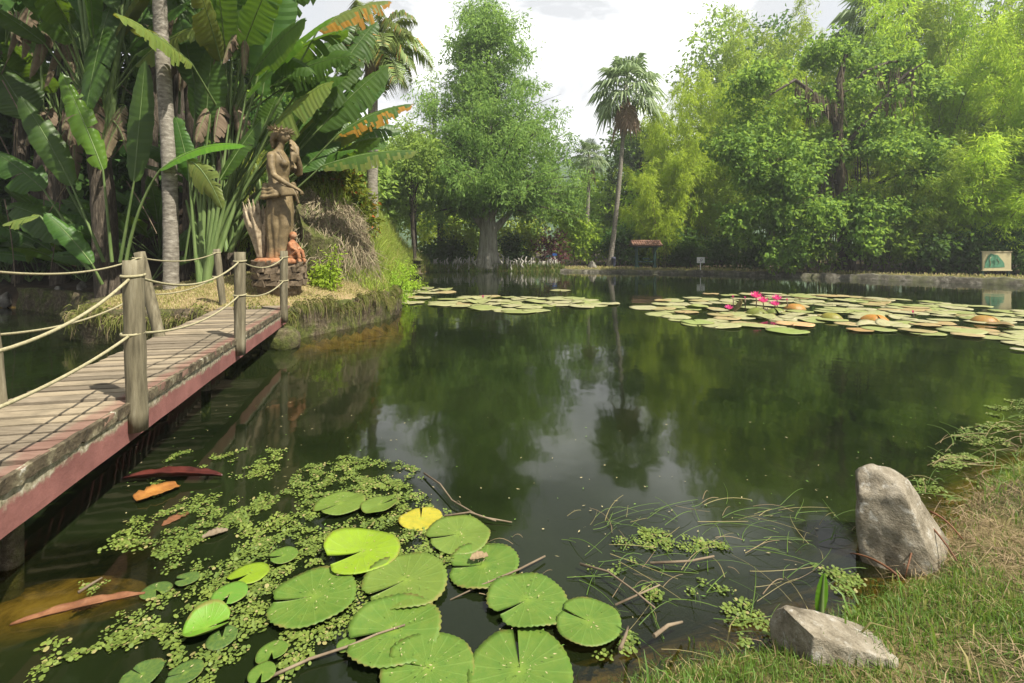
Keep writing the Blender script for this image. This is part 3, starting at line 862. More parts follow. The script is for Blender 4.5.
# plinth plate
mb = MB()
mb.rings([ering((.02, 0, -.10), .42, .42, 36, .01, 7), ering((.02, 0, -.03), .42, .42, 36, .01, 7), ering((.02, 0, 0), .38, .38, 36, .015, 5), ering((.02, 0, .012), .2, .2, 36, .01, 5)])
tag(mb.build('plinth', M['orange_stone'], st_root), 'orange stained round plinth under the feet')
# sheaf behind the figure
mb = MB()
for k in range(46):
    a = random.uniform(0, 2 * math.pi); r_ = random.uniform(0, .12)
    b0 = Vector((-.30 + .05 * math.cos(a), -.06 + .06 * math.sin(a), 0))
    tp = b0 + Vector((-.10 + math.cos(a) * r_ * 1.9, math.sin(a) * r_ * 1.5, random.uniform(.65, 1.15)))
    md = b0.lerp(tp, .5) + Vector((.02, 0, .02))
    mb.tube(bez(b0, md, tp, 7), [.018, .02, .02, .024, .03, .026, .006], 6)
tag(link('sheaf', remesh(mb, 'sheaf', M['bronze_pale'], 0.014, 1), st_root), 'pale upright sheaf behind the robe')
# small seated child at the feet, orange stained
mb = MB()
mb.rings([ering((.30, -.10, zz), rx, ry, 16) for zz, rx, ry in ((0, .10, .10), (.1, .10, .10), (.2, .085, .09), (.29, .07, .09), (.33, .035, .04), (.36, .03, .035))])
ball(mb, (.31, -.10, .43), (.068, .062, .075), 12, 8)
for s in (-1, 1):
    mb.tube([(.32, -.10 + s * .05, .07), (.44, -.10 + s * .07, .13), (.47, -.10 + s * .07, .0)], [.05, .042, .03], 10)
    mb.tube([(.30, -.10 + s * .09, .28), (.36, -.10 + s * .12, .19), (.42, -.10 + s * .08, .15)], [.033, .028, .022], 8)
tag(link('child_figure', remesh(mb, 'child_figure', M['orange_stone'], 0.012, 1), st_root), 'small orange stained child seated at the robe hem')

# stone pedestal: stacked rough slabs
mb = MB()
z = 0.86
for lay in range(4):
    hgt = 0.125
    k = 13
    for q in range(k):
        a = 2 * math.pi * (q + 0.5 * (lay % 2)) / k
        c = Vector((SB.x + math.cos(a) * .40, SB.y + math.sin(a) * .40, z + hgt / 2))
        mb.box(c, (.17, .215, hgt - .014), Matrix.Rotation(a + random.uniform(-.1, .1), 3, 'Z'), jit=.03)
    z += hgt
mb.tube([(SB.x, SB.y, .6), (SB.x, SB.y, z - .06)], .40, 24)
M['slab'] = rough_mat('pedestal_stone', [(0.3, (0.05, 0.037, 0.024)), (0.55, (0.145, 0.11, 0.072)), (0.8, (0.27, 0.21, 0.15))], 8, 0.9, 0.7, 0.02)
tag(mb.build('pedestal', M['slab']), 'low round pedestal of stacked rough slabs under the statue', 'pedestal')

# ------------------------------------------------------------------ foliage builders (numpy)
def unit(v):
    return v / (np.linalg.norm(v, axis=1, keepdims=True) + 1e-9)

def leaf_quads(pos, dirs, ln, wd, roll_seed, bend=0.15):
    """one kite-shaped leaf (4 verts, slightly folded) per row"""
    g = np.random.default_rng(roll_seed)
    n = len(pos)
    dirs = unit(dirs)
    rv = unit(g.normal(size=(n, 3)) + np.array([0, 0, 0.6]))
    side = unit(np.cross(dirs, rv))
    nr = np.cross(side, dirs)
    ln = np.asarray(ln)[:, None] if np.ndim(ln) else ln
    wd = np.asarray(wd)[:, None] if np.ndim(wd) else wd
    a = pos
    b = pos + dirs * ln * 0.45 + side * wd * 0.5 + nr * ln * bend * 0.5
    c = pos + dirs * ln - nr * ln * bend
    d = pos + dirs * ln * 0.45 - side * wd * 0.5 + nr * ln * bend * 0.5
    V = np.stack([a, b, c, d], 1).reshape(-1, 3)
    Fq = np.arange(n * 4).reshape(n, 4)
    return V, Fq

def clump_leaves(clumps, per, ln, wd, seed, droop=0.25, out=0.7, shell=2.4, sprig=0):
    """clumps: rows cx,cy,cz,rx,ry,rz.  Leaves fill each clump, denser to its outer side, gathered in sprigs."""
    g = np.random.default_rng(seed)
    clumps = np.asarray(clumps, float)
    vol = (clumps[:, 3] * clumps[:, 4] * clumps[:, 5]) ** (2 / 3)
    cnt = np.maximum(6, (per * vol / vol.mean()).astype(int))
    idx = np.repeat(np.arange(len(clumps)), cnt)
    n = len(idx)
    if sprig:
        m = n // sprig + 1
        ids = np.sort(g.integers(0, n, m))
        u = unit(g.normal(size=(m, 3)))
        r = g.random(m) ** (1 / shell)
        cc = clumps[idx[ids]]
        sp = cc[:, :3] + u * r[:, None] * cc[:, 3:]
        sd = unit(u * out + g.normal(size=(m, 3)) * 0.6 + np.array([0, 0, -droop]))
        q = np.repeat(np.arange(m), sprig)
        s_ = g.random(len(q))
        pos = sp[q] + sd[q] * (s_[:, None] * ln * 2.6) + g.normal(size=(len(q), 3)) * ln * 0.30
        dr = sd[q] * 0.8 + g.normal(size=(len(q), 3)) * 0.7 + np.array([0, 0, -droop])
    else:
        u = unit(g.normal(size=(n, 3)))
        r = g.random(n) ** (1 / shell)
        cc = clumps[idx]
        pos = cc[:, :3] + u * r[:, None] * cc[:, 3:]
        dr = u * out + g.normal(size=(n, 3)) * 0.7 + np.array([0, 0, -droop])
    k = g.uniform(0.7, 1.3, len(pos))
    return leaf_quads(pos, dr, ln * k, wd * k, seed + 1)

def trunk_mb(base, top, r0, r1, wob=0.15, n=10, seg=14, flare=1.4, lean=None):
    base, top = Vector(base), Vector(top)
    pts, rad = [], []
    sd = random.random() * 50
    for i in range(seg):
        u = i / (seg - 1)
        p = base.lerp(top, u)
        p += Vector((mnoise.noise(Vector((u * 3, sd, 0))), mnoise.noise(Vector((u * 3, sd, 9))), 0)) * wob * min(1, u * 3)
        pts.append(p)
        rad.append((r0 + (r1 - r0) * u) * (1 + (flare - 1) * max(0, 1 - u * 7) ** 2))
    mb = MB()
    mb.tube(pts, rad, n, wob=0.05)
    return mb, pts

def make_tree(name, label, cat, loc, h, clumps, leaf, bark, per, ln, wd, r0, seed, trunk_top=None, group=None, droop=0.25, sprig=6, limbs=True, shell=2.4, out=0.7):
    """local coordinates, base at 0"""
    root = tag(empty(name, loc), label, cat, group)
    tt = trunk_top or (random.uniform(-.05, .05) * h, random.uniform(-.05, .05) * h, h * 0.75)
    mb, pts = trunk_mb((0, 0, -0.4), tt, r0, r0 * 0.35, wob=h * 0.02)
    if limbs:
        sel = list(clumps); random.Random(seed).shuffle(sel)
        for c in sel[:22]:
            c = Vector(c[:3])
            k = min(len(pts) - 2, max(3, int(len(pts) * 0.85 * (c.z * 0.72) / max(0.1, tt[2]))))
            a = pts[k]
            md = a.lerp(c, .5) + Vector((0, 0, (c - a).length * .12))
            rr = r0 * (1 - .6 * k / len(pts)) * .42
            mb.tube(bez(a, md, c, 6), [rr, rr * .8, rr * .62, rr * .48, rr * .36, rr * .2], 6, cap=False)
    mb.build('trunk', bark, root)
    V, Fq = clump_leaves(clumps, per, ln, wd, seed, droop, out, shell, sprig)
    link('crown', mesh_np('crown', V, Fq, leaf), root)
    return root

def crown_clumps(seed, n, cx, cy, cz, rx, ry, rz, size, taper=0.0, shell=True, flat=0.7):
    g = random.Random(seed)
    out = []
    while len(out) < n:
        u = Vector((g.gauss(0, 1), g.gauss(0, 1), g.gauss(0, 1))).normalized()
        r = g.random() ** (0.4 if shell else 0.6)
        p = u * r
        k = 1 - taper * (p.z * .5 + .5)
        s_ = size * g.uniform(.6, 1.35)
        out.append((cx + p.x * rx * k, cy + p.y * ry * k, cz + p.z * rz, s_, s_, s_ * flat))
    return out

# ---- bamboo
def bamboo_mesh(seed, h, spread, ncul, sprays, leafmat, ln=0.34, wd=0.052, low=0.30, base_r=0.9):
    g = random.Random(seed); gn = np.random.default_rng(seed)
    mb = MB()
    SP, SD = [], []
    for c in range(ncul):
        a = g.uniform(0, 2 * math.pi)
        b0 = Vector((math.cos(a), math.sin(a), 0)) * base_r * g.random() ** .5
        hh = h * g.uniform(.55, 1.05)
        lean = spread * g.uniform(.15, 1.0)
        a2 = a + g.uniform(-.5, .5)
        o_ = Vector((math.cos(a2), math.sin(a2), 0))
        pts = []
        for i in range(13):
            u = i / 12
            pts.append(b0 + o_ * lean * (u ** 2.0) + Vector((0, 0, hh * (u - 0.30 * max(0, u - .5) ** 1.6 * (lean / spread) * 2.2))) + Vector((0, 0, -.2)))
        rr = g.uniform(.028, .05)
        mb.tube(pts, [rr * (1 - .8 * i / 12) for i in range(13)], 5, cap=False)
        for k in range(sprays):
            u = low + (1 - low) * g.random() ** .75
            f = u * 12; i = min(11, int(f))
            p = pts[i].lerp(pts[i + 1], f - i)
            d_ = Vector((g.gauss(0, 1), g.gauss(0, 1), g.gauss(.1, .45)))
            d_ = (d_.normalized() + o_ * .25).normalized()
            SP.append(p); SD.append((d_, g.uniform(.6, 1.6) * (1.15 - .5 * u)))
    # every spray: arching twig line with drooping leaves
    P0 = np.array([tuple(p) for p in SP]); D0 = np.array([tuple(d[0]) for d in SD]); LN = np.array([d[1] for d in SD])
    per = 22
    q = np.repeat(np.arange(len(P0)), per)
    s_ = gn.random(len(q)) ** .7
    pos = P0[q] + D0[q] * (s_ * LN[q])[:, None] + np.stack([np.zeros(len(q)), np.zeros(len(q)), -0.45 * s_ ** 2 * LN[q]], 1) + gn.normal(size=(len(q), 3)) * .10
    dr = D0[q] * .8 + gn.normal(size=(len(q), 3)) * .45 + np.array([0, 0, -.65])
    k = gn.uniform(.6, 1.25, len(q))
    V, Fq = leaf_quads(pos, dr, ln * k, wd * k, seed + 5)
    return mb.mesh('culms', M['culm']), mesh_np('foliage', V, Fq, leafmat)

BAM = {}
def bamboo(kind, loc, rz, scale, label):
    if kind not in BAM:
        BAM[kind] = {'yellow': lambda: bamboo_mesh(11, 15, 5.0, 26, 62, M['bamboo']),
                     'green': lambda: bamboo_mesh(12, 17, 5.0, 26, 62, M['bamboo_green']),
                     'dense': lambda: bamboo_mesh(13, 12, 4.6, 34, 56, M['bamboo_green'], low=.22, base_r=1.3),
                     'bright': lambda: bamboo_mesh(14, 9, 3.8, 22, 60, M['bamboo'], low=.25)}[kind]()
    root = tag(empty('bamboo_clump', loc, rz), label, 'bamboo', 'bamboo clumps on the far bank')
    root.scale = scale if hasattr(scale, '__len__') else (scale,) * 3
    link('culms', BAM[kind][0], root); link('foliage', BAM[kind][1], root)
    return root

def on(px, d, dz=0.0):
    x = (px - 512) / F * d
    return Vector((x, d, hz(x, d) + dz))

bamboo('yellow', on(684, 37), .3, (.80, .80, 1.12), 'tall yellow green bamboo rising directly right of the tall fan palm')
bamboo('green', on(738, 41), 1.2, (1.05, 1.05, 1.3), 'tall dark green bamboo topping the tree line right of the palm')
bamboo('yellow', on(770, 37), 2.2, (.95, .95, 1.18), 'bright yellow green bamboo directly left of the vine covered tree')
bamboo('bright', on(660, 35), .9, (.72, .72, .98), 'small rounded lime bamboo behind the tile roofed shelter')
bamboo('green', on(826, 39), 3.0, (1.1, 1.1, 1.4), 'tall green bamboo behind the vine covered tree')
bamboo('yellow', on(925, 32), 4.1, (1.0, 1.0, 1.4), 'yellow green bamboo directly right of the vine covered tree')
bamboo('green', on(985, 31), 5.0, (1.1, 1.1, 1.4), 'tall green bamboo behind the map board')
bamboo('bright', on(985, 25.5), 2.0, (.95, .95, .90), 'low bright yellow bamboo plume leaning out above the map board')
bamboo('yellow', on(1050, 25.5), 1.0, (.85, .85, 1.1), 'yellow green bamboo at the right edge of the photo')
bamboo('dense', on(912, 27.0), .5, (.7, .7, .62), 'low dark bamboo thicket left of the map board')
bamboo('dense', on(1003, 27.5), 2.6, (.9, .9, .85), 'dark bamboo thicket with leaning stems right behind the map board')
bamboo('green', on(700, 46), 2.9, (1.15, 1.15, 1.0), 'dark bamboo showing between the two tall clumps beside the palm')
bamboo('dense', on(715, 37), 1.9, (.85, .85, .85), 'dark bamboo thicket behind the small white sign')
bamboo('green', on(880, 43), 1.1, (1.2, 1.2, 1.3), 'tallest green bamboo under the high fan palm at the top edge')
bamboo('green', on(1090, 33), 2.1, (1.2, 1.2, 1.2), 'green bamboo closing the right hand corner')

# ---- vine covered tree
vl = on(846, 27.5)
g_ = random.Random(5)
cl = []
def blob(px, py, d, r, n, sz, flat=.7):
    c = P(px, py, d) - vl
    for _ in range(n):
        u = Vector((g_.gauss(0, 1), g_.gauss(0, 1), g_.gauss(0, 1))).normalized() * g_.random() ** .4 * r
        cl.append((c.x + u.x, c.y + u.y * .7, c.z + u.z * .75, sz * g_.uniform(.6, 1.3), sz * g_.uniform(.6, 1.3), sz * flat * g_.uniform(.6, 1.2)))
for a in ((760, 90, 27, 1.7, 9, .8), (740, 150, 26.5, 1.6, 9, .8), (775, 165, 26.5, 2.1, 14, .85), (800, 205, 26, 1.9, 13, .8), (745, 215, 27, 1.6, 9, .8), (790, 245, 26.2, 1.3, 9, .7),
          (900, 150, 26, 1.8, 10, .8), (925, 180, 25.8, 1.4, 8, .7), (905, 210, 26, 1.3, 8, .7), (870, 200, 25.8, 1.4, 8, .7), (885, 60, 27.5, 1.5, 8, .75), (840, 55, 28, 1.6, 8, .8),
          (920, 85, 27.5, 1.6, 8, .8), (850, 130, 28.6, 1.6, 8, .8), (820, 95, 28, 1.4, 7, .7), (850, 235, 26, 1.3, 8, .7), (825, 150, 27.6, 1.4, 8, .75), (760, 130, 28, 2, 10, .8)):
    blob(*a)
for a in ((805, 100, 26.2, .8, 3, .45), (868, 86, 26.3, .9, 4, .45), (900, 92, 26.0, .8, 3, .45), (872, 120, 26, .8, 3, .5), (815, 150, 26.2, .8, 4, .5)):
    blob(*a)
vt = tag(empty('vine_covered_tree', vl), 'big old tree smothered in vines with hanging grey moss on the right bank', 'tree')
mb = MB()
def tb(pts, rad, n=9):
    mb.tube([Vector(p) - vl for p in pts], [q * .66 for q in rad] if hasattr(rad, '__len__') else rad, n, wob=.06, cap=False)
tb([P(846, 268, 27.5) - Vector((0, 0, .5)), P(844, 230, 27.5), P(840, 180, 27.5), P(838, 130, 27.5), P(838, 85, 27.6), P(846, 55, 27.8)], [.62, .48, .42, .38, .30, .18])
tb([P(840, 130, 27.5), P(815, 95, 27.2), P(795, 80, 27), P(770, 95, 26.8)], [.26, .2, .15, .06])
tb([P(838, 100, 27.5), P(865, 72, 27.2), P(890, 62, 27), P(918, 60, 27)], [.22, .17, .12, .05])
tb([P(842, 150, 27.5), P(880, 105, 26.8), P(905, 75, 26.4), P(925, 62, 26)], [.22, .16, .12, .05])
tb([P(840, 185, 27.5), P(800, 160, 26.8), P(765, 150, 26.4)], [.2, .14, .05])
tb([P(842, 200, 27.5), P(885, 180, 26.4), P(915, 170, 26)], [.2, .12, .05])
for k in range(16):    # aerial roots
    px = 825 + k * 3.2 + g_.uniform(-3, 3)
    tb([P(px + g_.uniform(-6, 6), 190 + g_.uniform(-40, 20), 27.0), P(px, 235, 26.9), P(px + g_.uniform(-8, 8), 272, 26.8)], [.05, .05, .06], 5)
mb.build('trunk', M['bark'], vt)
V, Fq = clump_leaves(cl, 230, .23, .14, 77, .45, .6, 2.2, 7)
link('crown', mesh_np('crown', V, Fq, M['broad']), vt)
# moss curtains hanging from the limbs
for (pa, pb, n) in (((795, 82), (838, 100), 90), ((842, 60), (842, 230), 190), ((865, 72), (920, 62), 60), ((880, 105), (910, 72), 80), ((765, 150), (800, 160), 30), ((806, 70), (812, 110), 30), ((800, 190), (880, 200), 90)):
    pp, dd, ll = [], [], []
    for _ in range(n):
        u = g_.random()
        p = P(pa[0] + (pb[0] - pa[0]) * u, pa[1] + (pb[1] - pa[1]) * u, 26.7 + g_.uniform(-.35, .35))
        pp.append(tuple(p - vl)); dd.append((g_.gauss(0, .10), g_.gauss(0, .10), -1)); ll.append(g_.uniform(.4, 1.9))
    V, Fq = leaf_quads(np.array(pp), np.array(dd), np.array(ll), np.array(ll) * .055, 4, .03)
    tag(link('hanging_moss', mesh_np('hanging_moss', V, Fq, M['moss_hang']), vt), 'grey brown moss hanging from a limb')

# ---- bald cypress at the water's edge
cy = on(488, 34.2)
ct = tag(empty('cypress_tree', cy), 'big feathery cypress with a flared pale trunk at the far water edge', 'tree')
mb = MB()
g_ = random.Random(21)
top = Vector((-.15, 0, 19.2))
pts = [Vector((0, 0, -.4)), Vector((0, 0, .3)), Vector((0, 0, 1.2)), Vector((.02, 0, 2.6)), Vector((-.05, 0, 4.2)), Vector((.1, .1, 8)), Vector((-.05, 0, 12)), Vector((.0, 0, 16)), top]
rr = [1.05, .85, .66, .58, .46, .30, .2, .12, .04]
rings = []
for p, r in zip(pts, rr):
    rings.append([(p.x + math.cos(a) * r * (1 + .12 * math.sin(7 * a) * min(1, r)), p.y + math.sin(a) * r * (1 + .12 * math.sin(7 * a) * min(1, r)), p.z) for a in np.linspace(0, 2 * math.pi, 29)[:-1]])
mb.rings(rings)
for (a, z0, ln_, up_) in ((3.0, 2.5, 3.0, 4.2), (.15, 2.3, 3.6, 4.0), (4.4, 2.9, 2.4, 4.5), (1.4, 2.9, 2.6, 4.5), (5.4, 3.0, 2.6, 5)):
    mb.tube(bez((0, 0, z0), (math.cos(a) * ln_ * .45, math.sin(a) * ln_ * .45, z0 + 1.4), (math.cos(a) * ln_, math.sin(a) * ln_, z0 + up_), 8), [.36, .30, .24, .19, .14, .10, .06, .03], 9, cap=False)
mb.build('trunk', M['cypress_bark'], ct)
mb = MB()
prof = [(2.6, 4.6), (4, 5.8), (6, 6.1), (8, 5.7), (10, 4.7), (12, 4.3), (14, 3.7), (15.5, 3.1), (17, 2.5), (18.3, 1.6), (19.3, .6)]
cl = []
n_ = 0
while n_ < 230:
    z = g_.uniform(3.2, 19.2)
    rm = float(np.interp(z, [p[0] for p in prof], [p[1] for p in prof]))
    if g_.random() > (rm / 6.1) ** 1.1: continue
    n_ += 1
    a = g_.uniform(0, 2 * math.pi)
    L_ = rm * g_.uniform(.62, 1.06) * (1 + .24 * math.cos(a) * (z < 9.5)) * (1 + .45 * mnoise.noise(Vector((math.cos(a) * 1.3, math.sin(a) * 1.3, z * .33))))
    z0 = max(4.2, z - L_ * .6)
    u = z0 / 19.2
    st_ = Vector((0, 0, z0))
    en = Vector((math.cos(a) * L_, math.sin(a) * L_, z + g_.uniform(-.4, .3)))
    md = st_.lerp(en, .5) + Vector((0, 0, .14 * L_))
    bz = bez(st_, md, en, 6)
    r0 = max(.025, .10 * (1 - u))
    mb.tube(bz, [r0, r0 * .8, r0 * .6, r0 * .45, r0 * .3, r0 * .12], 5, cap=False)
    for k in range(6):
        f = g_.uniform(.30, 1.0)
        p = bz[min(4, int(f * 5))].lerp(bz[min(5, int(f * 5) + 1)], f * 5 % 1)
        s_ = g_.uniform(.35, 1.0)
        cl.append((p.x + g_.uniform(-.45, .45), p.y + g_.uniform(-.45, .45), p.z + g_.uniform(-.3, .35), s_, s_, s_ * .6))
mb.build('limbs', M['bark'], ct)
for (lx, lz, rr_) in ((1.9, 17.0, .9), (2.7, 15.0, 1.0), (-2.3, 15.6, .9), (-2.7, 13.2, 1.0), (3.0, 12.5, 1.1), (4.1, 10.4, 1.2), (5.1, 8.7, 1.3), (6.1, 6.6, 1.3), (6.5, 4.7, 1.2), (-3.6, 11.0, 1.1), (-3.9, 8.6, 1.2), (-3.6, 6.2, 1.1), (.4, 18.6, .7), (-1.2, 17.6, .8)):
    for _ in range(9):
        u = Vector((g_.gauss(0, 1), g_.gauss(0, 1.3), g_.gauss(0, .8))).normalized() * g_.random() ** .5 * rr_
        q_ = g_.uniform(.35, .7)
        cl.append((lx + u.x, u.y - .6, lz + u.z * .8, q_, q_, q_ * .6))
cl = [c for c in cl if not (abs(c[0]) < 2.6 and c[2] < 4.3 and c[1] < 3)]
V, Fq = clump_leaves(cl, 80, .28, .075, 31, .45, .5, 2.0, 9)
link('crown', mesh_np('crown', V, Fq, M['cypress']), ct)

# cypress knees
kn = []
for s in range(4):
    mb = MB()
    random.seed(40 + s)
    k = [Vector((random.uniform(-.03, .03) * i, random.uniform(-.03, .03) * i, -.15 + .16 * i)) for i in range(6)]
    mb.tube(k, [.13, .10, .08, .065, .055, .03], 8, wob=.15)
    kn.append(mb.mesh('cypress_knee', M['knee']))
random.seed(99)
for i in range(86):
    u = i / 85
    px = 432 + u * 128 + random.uniform(-1.5, 1.5)
    d = 33.7 + random.uniform(-.35, .75)
    p = on(px, d)
    o = link('cypress_knee', kn[i % 4], None, p)
    s_ = random.uniform(.55, 1.0) * (1.15 if abs(px - 488) < 40 else .9)
    o.scale = (s_ * 1.1, s_ * 1.1, s_ * random.uniform(.8, 1.35))
    o.rotation_euler = (random.uniform(-.12, .12), random.uniform(-.12, .12), random.uniform(0, 6))
    tag(o, 'slim pale grey cypress knee in the row along the far water edge', 'cypress knee', 'cypress knees along the far water edge')

# ---- fan palms
def fan_leaf(mbl, base, dirv, pet, size, g, droop):
    dirv = Vector(dirv).normalized()
    c = Vector(base) + dirv * pet + Vector((0, 0, -droop * pet * .35))
    mbl.tube([base, Vector(base).lerp(c, .5) + Vector((0, 0, droop * pet * .06)), c], [.03, .025, .018], 4, cap=False)
    d2 = (dirv + Vector((0, 0, -droop * .7))).normalized()
    side = d2.cross(Vector((0, 0, 1)))
    side = side.normalized() if side.length > .05 else Vector((1, 0, 0))
    up = side.cross(d2)
    n = 17
    for k in range(n):
        a = (k / (n - 1) - .5) * 3.9
        r = size * (1 - .28 * abs(k / (n - 1) - .5) * 2) * g.uniform(.9, 1.08)
        e = d2 * math.cos(a) + side * math.sin(a)
        e2 = d2 * math.cos(a + .1) + side * math.sin(a + .1)
        e0 = d2 * math.cos(a - .1) + side * math.sin(a - .1)
        m1 = c + e * r * .6
        tip = c + e * r + Vector((0, 0, -.34 * r * (1 + droop * .5)))
        lift = up * (.05 * r if k % 2 else -.02 * r)
        mbl.add([c, c + e0 * r * .58 + lift, m1 + up * .03 * r, c + e2 * r * .58 - lift, tip], [(0, 1, 2), (0, 2, 3), (1, 4, 2), (2, 4, 3)])

def fan_palm(loc, topv, r0, ncr, size, label, skirt=26, seed=0, scale=1):
    g = random.Random(seed)
    root = tag(empty('fan_palm', loc), label, 'palm', 'fan palms')
    tv = Vector(topv) - Vector(loc)
    mb = MB()
    k = 26
    b_ = [Vector((0, 0, -.4)).lerp(tv, i / (k - 1)) + Vector((.012 * tv.z * math.sin(i / (k - 1) * 3.1), 0, 0)) for i in range(k)]
    mb.tube(b_, [r0 * (1.5 - .5 * min(1, i / 2.5)) * (1 - .35 * i / k) * (1 + .05 * (i % 2)) for i in range(k)], 12, wob=.03)
    mb.build('trunk', M['palm_bark'], root)
    mbl = MB()
    for i in range(ncr):
        u = i / ncr
        el = 1.40 - 1.75 * u
        a = i * 2.4
        dv = Vector((math.cos(a) * math.cos(el), math.sin(a) * math.cos(el), math.sin(el)))
        fan_leaf(mbl, tv + Vector((0, 0, -.3 - .5 * u)) * 1.0, dv, size * g.uniform(.75, 1.05), size * g.uniform(.75, 1.0), g, .35 + .6 * u)
    mbl.build('crown', M['fan'], root)
    if skirt:
        mbd = MB()
        for i in range(skirt):
            a = i * 2.4
            dv = Vector((math.cos(a) * .45, math.sin(a) * .45, -.9))
            fan_leaf(mbd, tv + Vector((0, 0, -.8 - .6 * g.random())), dv, size * g.uniform(.5, .9), size * g.uniform(.45, .7), g, .6)
        tag(mbd.build('dead_leaf_skirt', M['palm_dead'], root), 'brown skirt of dead leaves under the crown')
    return root
fan_palm(on(609, 34.0), P(626, 82, 34.0), .18, 36, 1.7, 'tall leaning fan palm with a brown leaf skirt beside the far pond wall', 22, 3)
fan_palm(on(584, 46), P(589, 152, 46), .2, 30, 1.15, 'smaller fan palm far behind between the cypress and the tall palm', 14, 4)
fan_palm(on(886, 36), P(884, 14, 36), .3, 34, 2.3, 'fan palm crown showing above the vine covered tree at the top edge', 8, 5)

# ---- feather palm behind the banana leaves
def pinnate(mbl, base, az, el, ln, g, droop=1.0, leaflet=.55, n=46):
    p = Vector(base); d = Vector((math.cos(az) * math.cos(el), math.sin(az) * math.cos(el), math.sin(el)))
    pts = [p.copy()]
    st_ = ln / 16
    for i in range(16):
        d = (d + Vector((0, 0, -droop * .13 * (i / 16 + .25)))).normalized()
        p = p + d * st_
        pts.append(p.copy())
    mbl.tube(pts, [.035 * (1 - i / 18) for i in range(17)], 4, cap=False)
    for k in range(n):
        u = .12 + .88 * k / n
        f = u * 16; i = min(15, int(f))
        c = pts[i].lerp(pts[i + 1], f - i)
        t_ = (pts[i + 1] - pts[i]).normalized()
        sd = t_.cross(Vector((0, 0, 1)))
        sd = sd.normalized() if sd.length > .05 else Vector((1, 0, 0))
        for s in (-1, 1):
            L_ = leaflet * math.sin(math.pi * (.12 + .8 * u)) * g.uniform(.85, 1.15)
            e = (sd * s + t_ * .5 + Vector((0, 0, g.uniform(-.1, .4)))).normalized()
            m1 = c + e * L_ * .5
            tp = c + e * L_ * .85 + Vector((0, 0, -.55 * L_))
            wv = t_ * (L_ * .03 + .006)
            mbl.add([c, m1 + wv, tp, m1 - wv], [(0, 1, 2, 3)])
qp = on(372, 19)
qr = tag(empty('feather_palm', qp), 'feather palm with yellowing drooping fronds behind the banana leaves', 'palm')
g_ = random.Random(8)
tv = P(374, 48, 19) - qp
mb, _ = trunk_mb((0, 0, -.4), tv, .24, .17, .05, seg=20)
mb.build('trunk', M['palm_bark'], qr)
for i in range(20):
    mbl = MB()
    pinnate(mbl, tv, i * 2.4, 1.15 - 1.5 * i / 20, g_.uniform(2.1, 2.8), g_, 1.35, .95, 80)
    mbl.build('frond', M['feather'], qr)
mbl = MB()
for i in range(16):
    a = i * 2.4
    mbl.tube([tv + Vector((0, 0, -.1)), tv + Vector((math.cos(a) * .28, math.sin(a) * .28, -.5)), tv + Vector((math.cos(a) * .30, math.sin(a) * .30, -g_.uniform(1.1, 1.9)))], [.05, .09, .02], 5)
tag(mbl.build('dead_skirt', M['palm_dead'], qr), 'brown hanging skirt below the fronds')

# ---- other trees
random.seed(3)
def simple_tree(name, label, px, d, top_py, wpx, leaf, ln, wd, n=26, per=230, seed=1, low=.32, r0=None, cat='tree', group=None, size=None, sprig=6, droop=.3, bark='bark', xoff=0):
    p = on(px, d)
    h = (P(0, top_py, d).z - p.z)
    rx = wpx / F * d / 2
    sz = size or max(.5, rx * .42)
    cz = h * (1 + low) / 2
    cl = crown_clumps(seed, n, xoff, 0, cz - sz * .2, rx - sz * .55, rx - sz * .55, h * (1 - low) / 2 - sz * .35, sz, taper=.35)
    return make_tree(name, label, cat, p, h, cl, M[leaf], M[bark], per, ln, wd, r0 or h * .022, seed, group=group, sprig=sprig, droop=droop)

simple_tree('tree', 'pale green airy tree left of the cypress behind the grassy slope', 415, 37, 108, 80, 'far_green', .32, .11, 34, 260, 61, .2)
simple_tree('tree', 'light green rounded tree between the feather palm and the cypress', 392, 42, 128, 90, 'far_green', .36, .14, 34, 260, 62, .15)
simple_tree('tree', 'thin sparse tree whose bare twigs show against the sky left of the cypress', 428, 44, 45, 40, 'far_green', .25, .1, 12, 45, 63, .5, r0=.16)
simple_tree('tree', 'green tree with a thick brown trunk close left of the cypress', 441, 36.5, 140, 70, 'cypress', .28, .1, 22, 170, 64, .55, r0=.34)
simple_tree('tree', 'green tree with a thin dark trunk on the grassy slope edge', 417, 30, 115, 62, 'far_green', .26, .1, 22, 180, 65, .55, r0=.13)
simple_tree('tree', 'dark round tree filling the gap behind the tall fan palm trunk', 640, 50, 105, 90, 'broad_dark', .42, .22, 34, 250, 66, .1)
simple_tree('tree', 'lime green low tree behind the two fan palm trunks', 610, 52, 165, 90, 'broad_lime', .42, .2, 34, 250, 67, .05)
simple_tree('tree', 'yellow green bush tree right of the tall palm trunk', 655, 38, 158, 75, 'broad_lime', .3, .13, 30, 250, 68, .05)
simple_tree('tree', 'dark tree standing behind the tall bamboo in the middle of the right bank', 775, 50, 8, 120, 'broad_dark', .5, .25, 36, 260, 69, .1)
simple_tree('tree', 'tall green tree at the top edge between two bamboos', 720, 48, -2, 100, 'far_green', .42, .2, 36, 260, 70, .2)
simple_tree('tree', 'lime tree in the gap directly right of the cypress crown', 574, 54, 172, 70, 'broad_lime', .4, .18, 26, 240, 72, .05)
simple_tree('tree', 'dark tree behind the map board bamboo', 1000, 42, -60, 200, 'broad_dark', .5, .25, 40, 260, 73, .1)
simple_tree('tree', 'dark tree behind the vine covered tree trunk', 860, 46, 20, 160, 'broad_dark', .5, .25, 40, 260, 74, .1)
